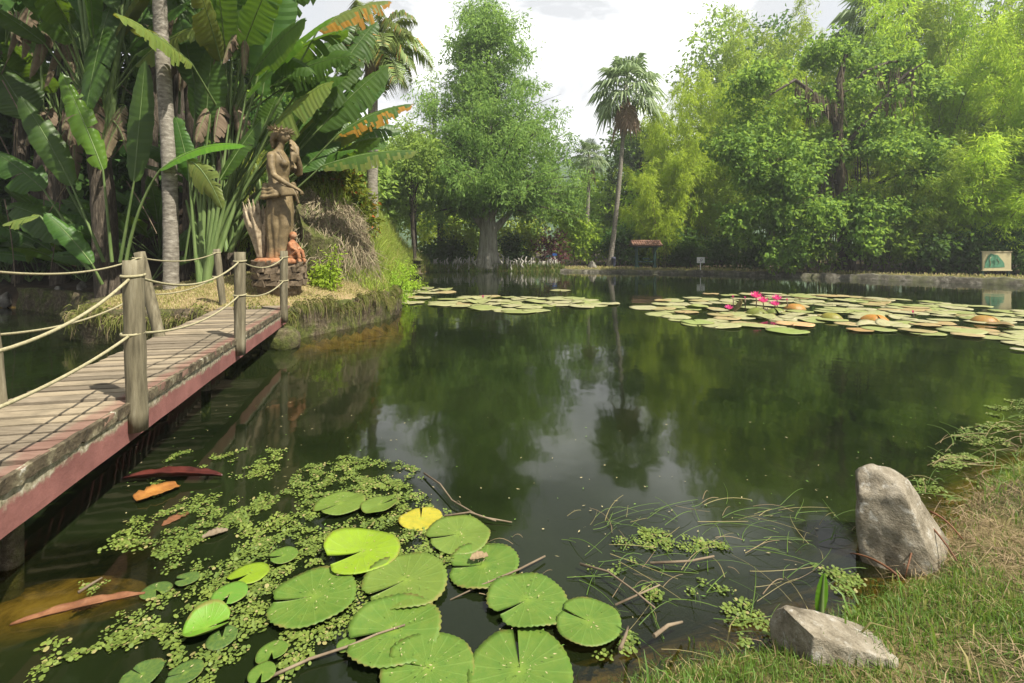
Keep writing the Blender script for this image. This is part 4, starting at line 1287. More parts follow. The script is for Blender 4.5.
# dark trees behind the banana plants
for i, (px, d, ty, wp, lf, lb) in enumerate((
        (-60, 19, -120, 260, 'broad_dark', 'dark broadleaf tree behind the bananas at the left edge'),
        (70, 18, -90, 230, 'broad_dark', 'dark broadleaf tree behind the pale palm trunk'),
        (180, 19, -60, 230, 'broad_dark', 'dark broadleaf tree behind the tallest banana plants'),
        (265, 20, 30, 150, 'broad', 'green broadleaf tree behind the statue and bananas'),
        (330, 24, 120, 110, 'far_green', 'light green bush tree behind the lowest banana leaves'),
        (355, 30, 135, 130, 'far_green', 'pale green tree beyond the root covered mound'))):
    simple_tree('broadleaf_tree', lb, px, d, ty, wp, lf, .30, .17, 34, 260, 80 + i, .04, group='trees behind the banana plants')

for i, (px, d, ty, wp, lb) in enumerate(((40, 14.5, -330, 420, 'tall tree with an unseen crown added to shade the bananas at the left'), (190, 15, -300, 380, 'tall tree with an unseen crown added to shade the bananas above the statue'), (-150, 11.5, -420, 480, 'tall unseen tree added off the left edge beyond the bridge for shade'))):  # crowns out of view, added to darken the banana plants below
    simple_tree('added_shade_tree', lb, px, d, ty, wp, 'broad_dark', .34, .19, 44, 300, 140 + i, .56, group='trees behind the banana plants')
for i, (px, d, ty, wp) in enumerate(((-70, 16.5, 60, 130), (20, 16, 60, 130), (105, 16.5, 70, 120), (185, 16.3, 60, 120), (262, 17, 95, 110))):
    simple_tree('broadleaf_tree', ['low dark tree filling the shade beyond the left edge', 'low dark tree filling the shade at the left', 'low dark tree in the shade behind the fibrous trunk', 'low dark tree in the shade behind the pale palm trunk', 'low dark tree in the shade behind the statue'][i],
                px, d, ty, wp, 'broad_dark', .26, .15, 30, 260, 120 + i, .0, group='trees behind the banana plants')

# ---- shrubs along the far bank and slope
def shrub(name, label, px, d, top_py, wpx, leaf, ln, wd, seed, n=12, per=150, cat='shrub', group='shrubs along the far bank', droop=.2, base=None):
    p = on(px, d) if base is None else base
    h = max(.3, P(0, top_py, d).z - p.z)
    rx = wpx / F * d / 2
    sz = min(rx, h) * .42
    cl = crown_clumps(seed, n, 0, 0, h * .52, rx - sz * .5, (rx - sz * .5), h * .45 - sz * .2, sz, taper=.2)
    root = tag(empty(name, p), label, cat, group)
    mb = MB()
    for k in range(5):
        c = cl[k]
        mb.tube(bez((random.uniform(-.05, .05), random.uniform(-.05, .05), -.1), (c[0] * .3, c[1] * .3, c[2] * .6), c[:3], 5), [.03, .026, .02, .015, .008], 5, cap=False)
    mb.build('stems', M['bark'], root)
    V, Fq = clump_leaves(cl, per, ln, wd, seed, droop, .7, 2.4, 5)
    link('foliage', mesh_np('foliage', V, Fq, M[leaf]), root)
    return root
SH = [('tall lime bush standing behind the left of the cypress trunk', 455, 44, 186, 62, 'lime_sunlit', .3, .13), ('tall lime bush standing behind the right of the cypress trunk', 530, 45, 188, 72, 'lime_sunlit', .3, .13),
      ('lime bush far back between the brown trunk and the slope', 425, 43, 200, 46, 'lime_sunlit', .3, .13), ('lime bush far back left of the small fan palm', 566, 46, 196, 50, 'broad_lime', .3, .13),
      ('lime shrub left of the cypress trunk', 452, 37, 205, 46, 'lime_sunlit', .26, .12), ('lime shrub touching the left of the cypress trunk', 474, 38, 212, 34, 'lime_sunlit', .26, .12),
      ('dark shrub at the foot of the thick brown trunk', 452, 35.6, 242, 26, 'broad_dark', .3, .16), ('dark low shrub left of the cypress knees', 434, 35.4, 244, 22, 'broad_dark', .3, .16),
      ('lime shrub right of the cypress trunk', 508, 37.5, 222, 36, 'lime_sunlit', .26, .12), ('dark shrub between the cypress and the red leaved shrub', 514, 36, 236, 26, 'broad_dark', .28, .15),
      ('lime shrub left of the red leaved shrub', 528, 37, 226, 34, 'lime_sunlit', .3, .16), ('tall lime green shrub right of the red leaved shrub', 575, 37, 208, 44, 'broad_lime', .32, .16),
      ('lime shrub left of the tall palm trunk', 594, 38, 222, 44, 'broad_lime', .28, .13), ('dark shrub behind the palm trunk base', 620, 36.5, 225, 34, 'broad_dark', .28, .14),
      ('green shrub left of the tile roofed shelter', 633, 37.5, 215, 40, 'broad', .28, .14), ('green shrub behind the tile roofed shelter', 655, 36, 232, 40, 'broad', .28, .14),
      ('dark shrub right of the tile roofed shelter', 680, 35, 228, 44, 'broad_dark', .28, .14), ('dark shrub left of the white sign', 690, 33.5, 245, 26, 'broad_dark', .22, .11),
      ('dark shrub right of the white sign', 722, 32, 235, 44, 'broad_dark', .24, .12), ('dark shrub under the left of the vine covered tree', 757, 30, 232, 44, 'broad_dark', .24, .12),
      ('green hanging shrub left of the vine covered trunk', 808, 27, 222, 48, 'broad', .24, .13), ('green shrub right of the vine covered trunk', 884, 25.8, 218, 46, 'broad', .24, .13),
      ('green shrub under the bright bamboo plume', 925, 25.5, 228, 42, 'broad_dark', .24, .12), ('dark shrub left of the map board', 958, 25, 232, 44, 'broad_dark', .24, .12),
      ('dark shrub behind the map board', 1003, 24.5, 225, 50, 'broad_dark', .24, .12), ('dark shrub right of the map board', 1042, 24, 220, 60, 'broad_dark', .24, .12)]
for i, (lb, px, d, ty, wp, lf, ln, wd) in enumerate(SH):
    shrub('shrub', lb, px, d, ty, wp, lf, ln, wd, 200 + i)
shrub('red_shrub', 'dark red leaved shrub right of the cypress knees', 551, 35.2, 233, 30, 'red_leaf', .34, .1, 300, 8, 80)
for i, (lb, px, py, d, wp, lf) in enumerate((('orange and yellow croton on the mound above the hanging roots', 340, 170, 12.4, 22, 'croton'), ('yellow croton behind the statue arm', 312, 164, 12.5, 40, 'croton'),
        ('lime shrub on top of the mound behind the statue', 330, 150, 13.4, 50, 'broad_lime'), ('orange croton at the right shoulder of the mound', 362, 182, 13.0, 16, 'croton'))):
    x = (px - 512) / F * d
    shrub('mound_shrub', lb, px, d, py, wp, lf, .16, .055, 320 + i, 9, 130, group='shrubs on the mound', base=Vector((x, d, hz(x, d) - .05)))

# ------------------------------------------------------------------ banana-like plants by the statue lawn
def paddle(mb, p0, p1, arch, width, g, nrm=None, tears=0.12, fold=0.30, m=0, edge_m=None, ribm=1, curl=0.25, seg=34, sag=0.0):
    """one paddle leaf from blade base p0 to tip p1; blade strips sweep forward from a midrib, splitting here and there"""
    p0, p1 = Vector(p0), Vector(p1)
    ax = p1 - p0
    L_ = ax.length
    up = Vector((0, 0, 1))
    md = p0.lerp(p1, .5) + up * arch * L_
    sp = bez(p0, md, p1, seg + 1)
    if nrm is None:
        nrm = Vector((g.uniform(-.5, .5), -1.0, g.uniform(.1, .9)))
    nrm = Vector(nrm).normalized()
    mb.tube(sp, [max(.004, .016 * (1 - .8 * i / seg)) for i in range(seg + 1)], 5, m=ribm, cap=False)
    for s in (-1, 1):
        droop = g.uniform(-.1, .15)
        gap0 = 0
        ph = g.uniform(0, 6)
        prev = None
        for i in range(seg):
            u0, u1 = i / seg, (i + 1) / seg
            if g.random() < tears:
                droop = g.uniform(-.15, .75); gap0 = g.uniform(.05, .30)
                prev = None
            else:
                gap0 = 0
            row = []
            for u, ii in ((u0 + gap0 / seg, i), (u1, i + 1)):
                if u is not u1 and prev is not None and gap0 == 0:
                    row.append(prev); continue
                wdt = width * (math.sin(math.pi * min(1, u * .93 + .05)) ** .55) * (1 - .25 * u) * (1.0 + .035 * math.sin(u * 40 + ph))
                if u > .97: wdt *= .45
                t = (sp[min(seg, ii + 1)] - sp[max(0, ii - 1)]).normalized()
                sd = t.cross(nrm)
                sd = sd.normalized() * s
                nn = sd.cross(t) * s
                c = sp[ii]
                pts = []
                for f in (0, .35, .7, 1.0):
                    q = c + (sd * math.cos(fold) + nn * math.sin(fold) * (1 - .9 * f)) * wdt * f + t * (.22 * f * f * width)
                    q = q - nn * (curl * f * f * wdt) - up * ((droop + sag) * f * f * wdt) + nn * ((.009 if ii % 2 else -.009) * width * min(1, f * 2.2))
                    pts.append(q)
                row.append(pts)
            prev = row[1]
            a, b = row
            vs = a + b
            fs = [(k, k + 1, k + 5, k + 4) for k in range(3)]
            bi = len(mb.v)
            mb.add(vs, fs, m, True)
            if edge_m is not None:
                mb.m[-1] = edge_m if g.random() < .8 else m
                if g.random() < .35: mb.m[-2] = edge_m

def stalk(mb, a, b, bow, r0, r1, m=1):
    a, b = Vector(a), Vector(b)
    md = a.lerp(b, .5) + Vector(bow)
    mb.tube(bez(a, md, b, 9), [r0 + (r1 - r0) * i / 8 for i in range(9)], 7, m=m, cap=False)

def add_leaf(root, name, base, p0, p1, arch, width, g, leaf='banana', edge=None, nrm=None, tears=.12, fold=.3, curl=.25, bow=(0, 0, 0), r=(.035, .018), sag=0.0, label=None):
    mb = MB()
    o = Vector(root.location)
    if base is not None:
        stalk(mb, Vector(base) - o, Vector(p0) - o, bow, r[0], r[1])
    paddle(mb, Vector(p0) - o, Vector(p1) - o, arch, width, g, nrm, tears, fold, 0, 2 if edge else None, 1, curl, sag=sag)
    ob = mb.build(name, [M[leaf], M['petiole']] + ([M[edge]] if edge else []), root)
    if label: ob['label'] = label
    return ob

def fan_plant(px, d, label, trunk_top_py, lean, r0, nleaf, spread, pet, blade, wid, seed, tm='fibre', dead=3, facing=None, el0=1.35, el1=.25):
    g = random.Random(seed)
    b = on(px, d)
    root = tag(empty('banana_plant', b), label, 'banana plant', 'banana plants by the statue lawn')
    tz = P(0, trunk_top_py, d).z - b.z
    tv = Vector((lean, 0, max(.3, tz)))
    mb, pts = trunk_mb((0, 0, -.3), tv, r0, r0 * .75, .08, 14, 22, 1.15)
    mb.build('trunk', M[tm], root)
    # sheath of overlapping stalk bases
    mb = MB()
    for k in range(14):
        a = g.uniform(-.5, 3.6)
        c = tv + Vector((math.cos(a) * r0 * .5, -abs(math.sin(a)) * r0 * .4, -g.uniform(.1, .9)))
        e = tv + Vector((math.cos(a) * r0 * 1.6, -abs(math.sin(a)) * r0 * .8, g.uniform(.4, 1.1)))
        mb.tube(bez(c, c.lerp(e, .5) + Vector((math.cos(a) * .05, -.03, 0)), e, 6), [.035, .06, .055, .045, .035, .015], 7)
    mb.build('sheath', M['petiole'], root)
    for k in range(nleaf):
        u = (k + .5) / nleaf
        az = (facing if facing is not None else -1.2) + g.uniform(-1, 1) * spread
        el = el1 + (el0 - el1) * g.random()
        dv = Vector((math.cos(az) * math.cos(el), math.sin(az) * math.cos(el), math.sin(el)))
        pl = pet * g.uniform(.7, 1.25)
        q0 = b + tv + Vector((0, 0, .2)) + dv * pl
        bl = blade * g.uniform(.75, 1.15)
        dv2 = (dv + Vector((math.cos(az) * .3, math.sin(az) * .3, -.35 * g.random()))).normalized()
        q1 = q0 + dv2 * bl
        lf = g.choice(['banana', 'banana', 'banana', 'banana', 'banana_old' if g.random() < .4 else 'banana'])
        add_leaf(root, 'leaf', b + tv + Vector((0, 0, -.2)), q0, q1, g.uniform(.04, .16), wid * g.uniform(.75, 1.15), g, lf, None,
                 nrm=(g.uniform(-.8, .8), g.uniform(-1, -.2), g.uniform(.1, 1)), tears=g.choice([.06, .18, .4]), fold=g.uniform(.1, .5), r=(.032, .016))
    for k in range(dead):
        az = g.uniform(-2.8, -.3)
        q0 = b + tv + Vector((math.cos(az) * .35, math.sin(az) * .35, .25))
        q1 = q0 + Vector((math.cos(az) * .5, math.sin(az) * .4, -g.uniform(.9, 1.7)))
        add_leaf(root, 'dead_leaf', b + tv, q0, q1, .25, wid * .6, g, 'banana_dead', None, tears=.4, fold=.7, curl=.9, r=(.025, .014))
    return root

g_ = random.Random(17)
fan_plant(18, 13.4, 'dark banana plant with dead brown leaves at the left edge', 35, .12, .13, 9, 1.6, .9, 1.7, .34, 501, dead=7)
pA = fan_plant(112, 10.9, 'tall banana plant with a fibrous brown trunk left of the pale palm trunk', 105, -.35, .27, 11, 1.5, 1.5, 2.0, .36, 502, dead=4)
fan_plant(60, 13.2, 'banana plant in the shade between the left edge and the fibrous trunk', 120, .1, .22, 9, 1.6, .9, 1.9, .40, 503, dead=4)
fan_plant(190, 12.2, 'banana plant in deep shade directly behind the pale palm trunk', 60, .1, .22, 10, 1.5, 1.0, 1.9, .36, 504, dead=3)
pB = fan_plant(222, 11.2, 'tallest banana plant whose green leaves fan out above the statue', 118, .15, .26, 12, .9, 1.3, 2.0, .40, 505, facing=-.7, dead=3)
fan_plant(-40, 13.8, 'banana plant cut by the left edge of the photo', 110, .0, .22, 9, 1.6, 1.0, 1.9, .40, 506)
fan_plant(262, 12.6, 'banana plant behind the statue with leaves arching right', 215, .2, .22, 10, .7, 1.5, 1.9, .34, 507, facing=.0, dead=2, el1=.35)
fan_plant(302, 13.6, 'low banana plant on the mound behind the statue', 178, .1, .18, 8, .8, 1.2, 1.7, .34, 508, facing=.2, dead=1)
fan_plant(150, 14.0, 'banana plant in the dark background left of the tallest one', 30, .1, .22, 10, 1.6, 1.0, 2.0, .40, 509)
fan_plant(20, 14.5, 'dark banana plant far back at the left', 40, .1, .22, 10, 1.6, 1.0, 2.0, .42, 510)
# explicit leaves of the tallest plant, fanning right over the statue
def pl(root, base, p0, p1, d0, d1, width_px, arch=.1, leaf='banana', edge=None, nrm=None, tears=.12, fold=.3, curl=.2, d=None, bow=(0, 0, 0), sag=0, label=None):
    dm = (d0 + d1) / 2
    add_leaf(root, 'leaf', None if base is None else P(base[0], base[1], d0 + .2), P(*p0, d0), P(*p1, d1), arch, width_px / F * dm, g_, leaf, edge, nrm, tears, fold, curl, bow, sag=sag, label=label)
B0 = (218, 235)
pl(pB, B0, (262, 96), (284, -40), 10.8, 10.6, 24, .02, nrm=(.3, -1, .1), tears=.05)
pl(pB, B0, (246, 98), (333, 17), 10.2, 9.8, 13, .10, 'banana_lit', nrm=(-.5, -1, .9), tears=.2, fold=.7)
pl(pB, B0, (262, 60), (312, 72), 10.4, 10.0, 18, .25, nrm=(.2, -1, .6), tears=.04, sag=.3)
pl(pB, B0, (268, 135), (330, 82), 10.4, 10.2, 21, .16, 'banana_old', nrm=(-.4, -1, .7), tears=.25, sag=.35)
pl(pB, B0, (306, 112), (362, 62), 10.8, 11.2, 14, .05, nrm=(.3, -1, .5), tears=.45, sag=.3)
pl(pB, B0, (318, 130), (386, 66), 11.0, 11.3, 17, .06, nrm=(.4, -1, .5), tears=.4, sag=.3)
pl(pB, (236, 240), (338, 134), (412, 104), 11.0, 11.4, 10, .14, 'banana', 'banana_orange', nrm=(.1, -1, .8), tears=.55, sag=.5, label='leaf with a frayed orange edge')
pl(pB, (240, 240), (322, 166), (416, 151), 10.6, 10.8, 10, .10, 'banana', 'banana_old', nrm=(.0, -1, .9), tears=.5, sag=.5, label='horizontal leaf with a frayed yellow edge')
pl(pB, (225, 200), (318, 30), (389, 1), 10.6, 11.0, 14, .16, 'banana_old', 'banana_orange', nrm=(.1, -1, .8), tears=.6, sag=.6, label='torn old leaf with an orange edge')
pl(pB, (225, 200), (318, 62), (352, 20), 11.4, 11.8, 15, .05, nrm=(.3, -1, .4), tears=.3)
pl(pB, (228, 210), (338, 72), (376, 22), 11.6, 12.0, 14, .06, nrm=(.4, -1, .5), tears=.5, sag=.3)
pl(pB, (228, 200), (232, 60), (222, -30), 10.8, 10.6, 20, .03, nrm=(.0, -1, .3), tears=.08)
pl(pB, (224, 200), (246, 40), (300, -20), 11.4, 11.6, 24, .1, nrm=(-.3, -1, .4), tears=.12)
pl(pB, (226, 230), (282, 170), (330, 110), 11.4, 11.6, 18, .1, nrm=(-.2, -1, .4), tears=.12)
pl(pB, (226, 230), (255, 150), (275, 100), 11.6, 11.8, 20, .05, nrm=(-.2, -1, .2), tears=.05)
pl(pB, (232, 235), (300, 150), (345, 120), 11.8, 12.2, 16, .1, nrm=(.2, -1, .6), tears=.35, sag=.3)
pl(pB, (232, 235), (300, 172), (338, 142), 10.9, 11.4, 14, .12, 'banana', nrm=(.2, -1, .9), tears=.1, fold=.1)
pl(pB, (214, 235), (196, 120), (206, 36), 11.2, 11.0, 20, .03, nrm=(-.1, -1, .2), tears=.05)
# thick bundle of stalks of the fan base
mb = MB()
oB = Vector(pB.location)
for k in range(22):
    a = P(g_.uniform(196, 232), 252, 10.6 + g_.uniform(-.3, .3)) - oB
    e = P(200 + k * 4.6 + g_.uniform(-5, 5), g_.uniform(85, 150) + abs(k - 8) * 2, 10.7 + g_.uniform(-.3, .5)) - oB
    stalk(mb, a, e, ((e.x - a.x) * -.15, 0, .1), .055, .018, 0)
mb.build('stalk', M['petiole'], pB).data.name = 'stalks'
mb = MB()
oA = Vector(pA.location)
for k in range(11):
    a = P(g_.uniform(100, 116), 150, 10.75) - oA
    e = P(78 + k * 5.2, -25 + abs(k - 3) * 3, 10.75 + g_.uniform(-.1, .2)) - oA
    stalk(mb, a, e, (g_.uniform(-.05, .05), -.08, .1), .075, .045, 0)
mb.build('stalk', M['petiole'], pA)
# young plant in front
yb = on(124, 10.3)
yp = tag(empty('young_banana_plant', yb), 'young banana plant of single paddle leaves left of the pale palm trunk', 'banana plant', 'banana plants by the statue lawn')
pl(yp, (112, 262), (103, 170), (62, 74), 9.9, 9.7, 13, .06, 'banana_lit', nrm=(.5, -1, .3), tears=.22, fold=.5, label='torn yellow green leaf')
pl(yp, (120, 262), (134, 182), (145, 62), 9.9, 9.9, 14, .01, nrm=(.1, -1, .1), tears=.03, fold=.15)
pl(yp, (104, 262), (72, 186), (21, 98), 10.2, 10.0, 14, .08, nrm=(.5, -1, .4), tears=.1, fold=.35)
pl(yp, (126, 262), (160, 170), (244, 146), 9.6, 9.5, 13, .22, 'banana_lit', nrm=(-.1, -1, 1.1), tears=.05, fold=.2, bow=(-.15, 0, .25), label='bright horizontal leaf')
pl(yp, (196, 262), (188, 160), (222, 208), 9.5, 9.4, 13, .30, 'banana_old', nrm=(-.4, -1, .6), tears=.3, fold=.3, label='pale ribbed drooping leaf')
pl(yp, (102, 284), (92, 264), (46, 214), 9.9, 9.7, 11, .10, nrm=(.5, -1, .6), tears=.08, fold=.3)
pl(yp, (90, 270), (40, 216), (4, 224), 10, 9.9, 9, .05, 'banana_old', nrm=(.1, -.7, 1), tears=.1)
pl(yp, (96, 270), (44, 190), (-10, 150), 10.6, 10.4, 18, .1, nrm=(.4, -1, .5), tears=.08)
pl(yp, (96, 270), (80, 240), (10, 205), 10.9, 10.7, 16, .12, nrm=(.4, -1, .8), tears=.1)
pl(yp, (110, 265), (30, 120), (-8, 60), 11.2, 11.0, 26, .06, nrm=(.4, -1, .4), tears=.05)
pl(yp, (185, 262), (205, 130), (212, 50), 10.8, 10.6, 20, .03, nrm=(.0, -1, .2), tears=.05)
pl(yp, (190, 262), (196, 90), (180, 20), 10.9, 10.7, 20, .05, nrm=(.0, -1, .2), tears=.1)
# low young fan left of the statue
fb = on(204, 9.9)
fp = tag(empty('young_banana_fan', fb), 'young fan of pale green stalks left of the statue', 'banana plant', 'banana plants by the statue lawn')
mb = MB()
for k in range(9):
    a = fb + Vector((g_.uniform(-.12, .12), g_.uniform(-.05, .05), -.1))
    e = P(186 + k * 5, 172 + abs(k - 4) * 7, 9.9)
    stalk(mb, a - fb, e - fb, (0, 0, .1), .085, .022, 0)
mb.build('stalk', M['petiole'], fp)
pl(fp, None, (192, 182), (176, 118), 9.9, 9.8, 12, .04, nrm=(.2, -1, .2), tears=.1)
pl(fp, None, (220, 180), (262, 118), 10.0, 10.2, 13, .06, nrm=(-.3, -1, .4), tears=.2)
# shade leaves filling the dark understorey
for i, (px, d) in enumerate(((-30, 12), (10, 13), (40, 13.6), (85, 13), (120, 13.5), (160, 13.2), (215, 13.4), (250, 14), (30, 11.6), (75, 11.4), (150, 12), (0, 11.2))):
    if px < 80: d = max(d, 13.5)
    b = on(px, d)
    r_ = tag(empty('understorey_plant', b), 'low dark broad leaved plant in the shade under the bananas', 'plant', 'low plants in the shade under the bananas')
    g2 = random.Random(700 + i)
    for k in range(9):
        az = g2.uniform(-3.1, .2); el = g2.uniform(.5, 1.4)
        dv = Vector((math.cos(az) * math.cos(el), math.sin(az) * math.cos(el) * .6, math.sin(el)))
        q0 = b + dv * g2.uniform(.5, 1.6)
        q1 = q0 + (dv + Vector((math.cos(az) * .5, -.2, -.3))).normalized() * g2.uniform(.9, 1.6)
        add_leaf(r_, 'leaf', b, q0, q1, .15, g2.uniform(.16, .28), g2, 'banana', None, tears=.08, r=(.02, .012))
hp = tag(empty('banana_plant', on(-20, 11.4)), 'banana plant off the left edge whose dead brown leaves hang into the photo', 'banana plant', 'banana plants by the statue lawn')
for k in range(16):
    px = g_.uniform(-10, 250); py = g_.uniform(-60, 10); d = g_.uniform(10.6, 12.4)
    add_leaf(hp, 'leaf', P(px + g_.uniform(-30, 30), py + 120, d + .3), P(px, py, d), P(px + g_.uniform(-70, 70), py + g_.uniform(30, 110), d - .4), g_.uniform(.1, .3), g_.uniform(.26, .42), g_, 'banana',
             nrm=(g_.uniform(-.6, .6), -1, g_.uniform(-.2, .5)), tears=g_.choice([.05, .2]), r=(.03, .016))
for (px, py, d) in ((32, 8, 10.4), (50, 20, 10.5), (12, 15, 10.6), (118, 125, 10.6), (126, 110, 10.7), (236, 12, 10.8), (242, 30, 10.7), (180, 20, 11.2), (70, 130, 11.4), (60, 40, 11)):
    for q in range(2):
        add_leaf(hp, 'dead_leaf', P(px - 6, py + 30, d + .25), P(px + g_.uniform(-5, 5), py - 4, d), P(px + g_.uniform(-26, 26), py + g_.uniform(28, 58), d - .2), .3, g_.uniform(.10, .20), g_, 'banana_dead', tears=.45, fold=.8, curl=1.0, r=(.02, .01))
# thin dry stalks criss-crossing the shade
for k in range(26):
    px = g_.uniform(0, 250); py = g_.uniform(20, 200); d = g_.uniform(10.7, 12)
    mb = MB(); o_ = Vector(hp.location)
    stalk(mb, P(px, py, d) - o_, P(px + g_.uniform(-45, 45), py + g_.uniform(40, 100), d + g_.uniform(-.3, .3)) - o_, (g_.uniform(-.1, .1), 0, .05), .014, .008, 0)
    mb.build('dry_stalk', M['twig'], hp)
# pale slim palm trunk that runs out of the top of the photo
sb = on(171, 9.8)
sp_ = tag(empty('slim_palm', sb), 'slim pale ringed palm trunk rising out of the photo left of the statue', 'palm')
tv = P(158, -120, 9.8) - sb
mb = MB()
k = 60
b_ = [Vector((0, 0, -.3)).lerp(tv, i / (k - 1)) + Vector((.05 * math.sin(i / 10), 0, 0)) for i in range(k)]
mb.tube(b_, [.14 * (1 + .035 * (i % 2)) * (1 - .15 * i / k) for i in range(k)], 16, wob=.04)
mb.build('trunk', M['palm_bark'], sp_)
for i in range(14):
    mbl = MB()
    pinnate(mbl, tv, i * 2.4, 1.1 - 1.3 * i / 14, g_.uniform(2.6, 3.2), g_, 1.0, .7)
    mbl.build('frond', M['feather'], sp_)

# hanging dry roots on the mound
def fringe(name, label, cat, n, fn, mat, seed, wdt=.02, steps=5):
    g = np.random.default_rng(seed)
    vs, fs = [], []
    for i in range(n):
        pts, w0 = fn(g)
        b = len(vs)
        for k, p in enumerate(pts):
            t = Vector(pts[min(k + 1, len(pts) - 1)]) - Vector(pts[max(k - 1, 0)])
            sd = t.cross(Vector((g.normal(), -1, g.normal() * .4)))
            sd = sd.normalized() if sd.length > 1e-6 else Vector((1, 0, 0))
            w_ = w0 * (1 - .7 * k / (len(pts) - 1))
            vs += [tuple(Vector(p) - sd * w_), tuple(Vector(p) + sd * w_)]
        for k in range(len(pts) - 1):
            fs.append((b + 2 * k, b + 2 * k + 1, b + 2 * k + 3, b + 2 * k + 2))
    return link(name, mesh_np(name, vs, fs, mat))
def root_strand(g):
    a = g.uniform(-2.3, .25)
    r0 = g.uniform(.45, .95)
    cx_, cy_ = -4.55, 12.0
    x, y = cx_ + math.cos(a) * r0 * 1.0, cy_ + math.sin(a) * r0 * .95
    z = hz(x, y) + g.uniform(.0, .12)
    L_ = g.uniform(.25, 1.0)
    ox, oy = math.cos(a) * .5, math.sin(a) * .5
    pts = []
    for k in range(6):
        u = k / 5
        pts.append((x + ox * u * .5 + g.normal() * .16 * u, y + oy * u * .5 - .1 * u + g.normal() * .12 * u, z - L_ * u * u * 1.1 + .16 * math.sin(u * 3.0) * g.uniform(.1, 1.5) + g.normal() * .04))
    return pts, g.uniform(.005, .016)
M['roots'] = leaf_mat('dry_root', (.16, .125, .08), (.36, .30, .21), .1, (.3, .25, .15), .9, .1, 2.0, (.16, .2, .06), .9)
o = fringe('dry_roots', '', '', 1700, root_strand, M['roots'], 5)
tag(o, kind='stuff')
o['label'] = 'mat of dry brown roots hanging over the mound behind the statue'

def moss_strand(g):
    pth = [(-2.78, 11.6), (-2.9, 10.4), (-3.95, 8.05), (-6.4, 7.95), (-7.2, 8.1), (-7.7, 8.45)]
    k = g.choice(5, p=[.17, .3, .33, .12, .08]); u = g.random()
    x = pth[k][0] + (pth[k + 1][0] - pth[k][0]) * u; y = pth[k][1] + (pth[k + 1][1] - pth[k][1]) * u
    dx, dy = pth[k + 1][0] - pth[k][0], pth[k + 1][1] - pth[k][1]
    l = math.hypot(dx, dy); nx_, ny_ = -dy / l, dx / l
    if float(poly_sd(np.array([x + nx_ * .3]), np.array([y + ny_ * .3]))[0]) > 0: nx_, ny_ = -nx_, -ny_
    if float(vnoise(np.array([x * 2.3]), np.array([y * 2.3]))[0]) < .45: u = -1
    z0 = (.58 if u >= 0 else .40) + g.normal() * .05; L_ = abs(g.normal(.05, .13)) + .02
    off = g.uniform(-.05, .04)
    return [(x + nx_ * (off + .13 * min(1, q * 1.5)) + g.normal() * .02 * q, y + ny_ * (off + .13 * min(1, q * 1.5)), z0 + .05 * math.sin(q * 3) - L_ * q * q + g.normal() * .012) for q in (0, .25, .5, .75, 1)], g.uniform(.004, .012)
M['wall_moss'] = leaf_mat('wall_moss', (.10, .12, .03), (.24, .25, .07), .25, (.3, .3, .08), .8, .1, 2.0, (.26, .2, .12), .8)
o = fringe('wall_moss', '', '', 1500, moss_strand, M['wall_moss'], 15)
tag(o, kind='stuff')
# concrete face under the mound
mb = MB()
rg = []
for i in range(24):
    u = i / 23
    x = -4.98 + u * 0.95
    y = 11.05 - .25 * math.sin(u * math.pi) + .03 * mnoise.noise(Vector((u * 6, 0, 0)))
    rg.append([(x, y, hz(x, y) - .3), (x, y - .03, hz(x, y) + .2), (x, y + .02, 1.25 + hz(x, y) + .12 * mnoise.noise(Vector((u * 5, 3, 0))) - .5 * u), (x, y + .5, 1.5 + hz(x, y) - .5 * u), (x, y + .5, hz(x, y) - .3)])
mb.rings(rg, smooth=False)
tag(mb.build('garden_boulder', M['mossy_wall']), 'grey weathered boulder under the root mat behind the statue', 'boulder')

# ------------------------------------------------------------------ grass
def blades(name, pts, hgt, wdt, mat, seed, lean=.5, segs=2):
    """pts (n,3); a tapered two-segment blade on each"""
    g = np.random.default_rng(seed)
    n = len(pts)
    a = g.uniform(0, 2 * np.pi, n); ln = np.abs(g.normal(0, lean, n))
    h = hgt * g.uniform(.45, 1.25, n) if np.ndim(hgt) == 0 else hgt * g.uniform(.6, 1.2, n)
    w_ = wdt * g.uniform(.6, 1.3, n)
    dx, dy = np.cos(a), np.sin(a)
    b = g.uniform(0, np.pi, n)
    sx, sy = np.cos(b) * w_, np.sin(b) * w_
    O = np.zeros(n)
    p0 = pts
    p1 = pts + np.stack([dx * ln * h * .35, dy * ln * h * .35, h * .6], 1)
    p2 = pts + np.stack([dx * ln * h, dy * ln * h, h * np.maximum(.25, 1 - .35 * ln)], 1)
    s = np.stack([sx, sy, O], 1)
    V = np.stack([p0 - s, p0 + s, p1 + s * .8, p1 - s * .8, p2 + s * .12, p2 - s * .12], 1).reshape(-1, 3)
    i = np.arange(n)[:, None] * 6
    Fq = np.concatenate([i + np.array([[0, 1, 2, 3]]), i + np.array([[3, 2, 4, 5]])], 0)
    return link(name, mesh_np(name, V, Fq, mat))
def scatter(n, x0, x1, y0, y1, seed, keep):
    g = np.random.default_rng(seed)
    x, y = g.uniform(x0, x1, n), g.uniform(y0, y1, n)
    k = keep(x, y, g)
    x, y = x[k], y[k]
    return np.stack([x, y, height(x, y) - .01], 1)
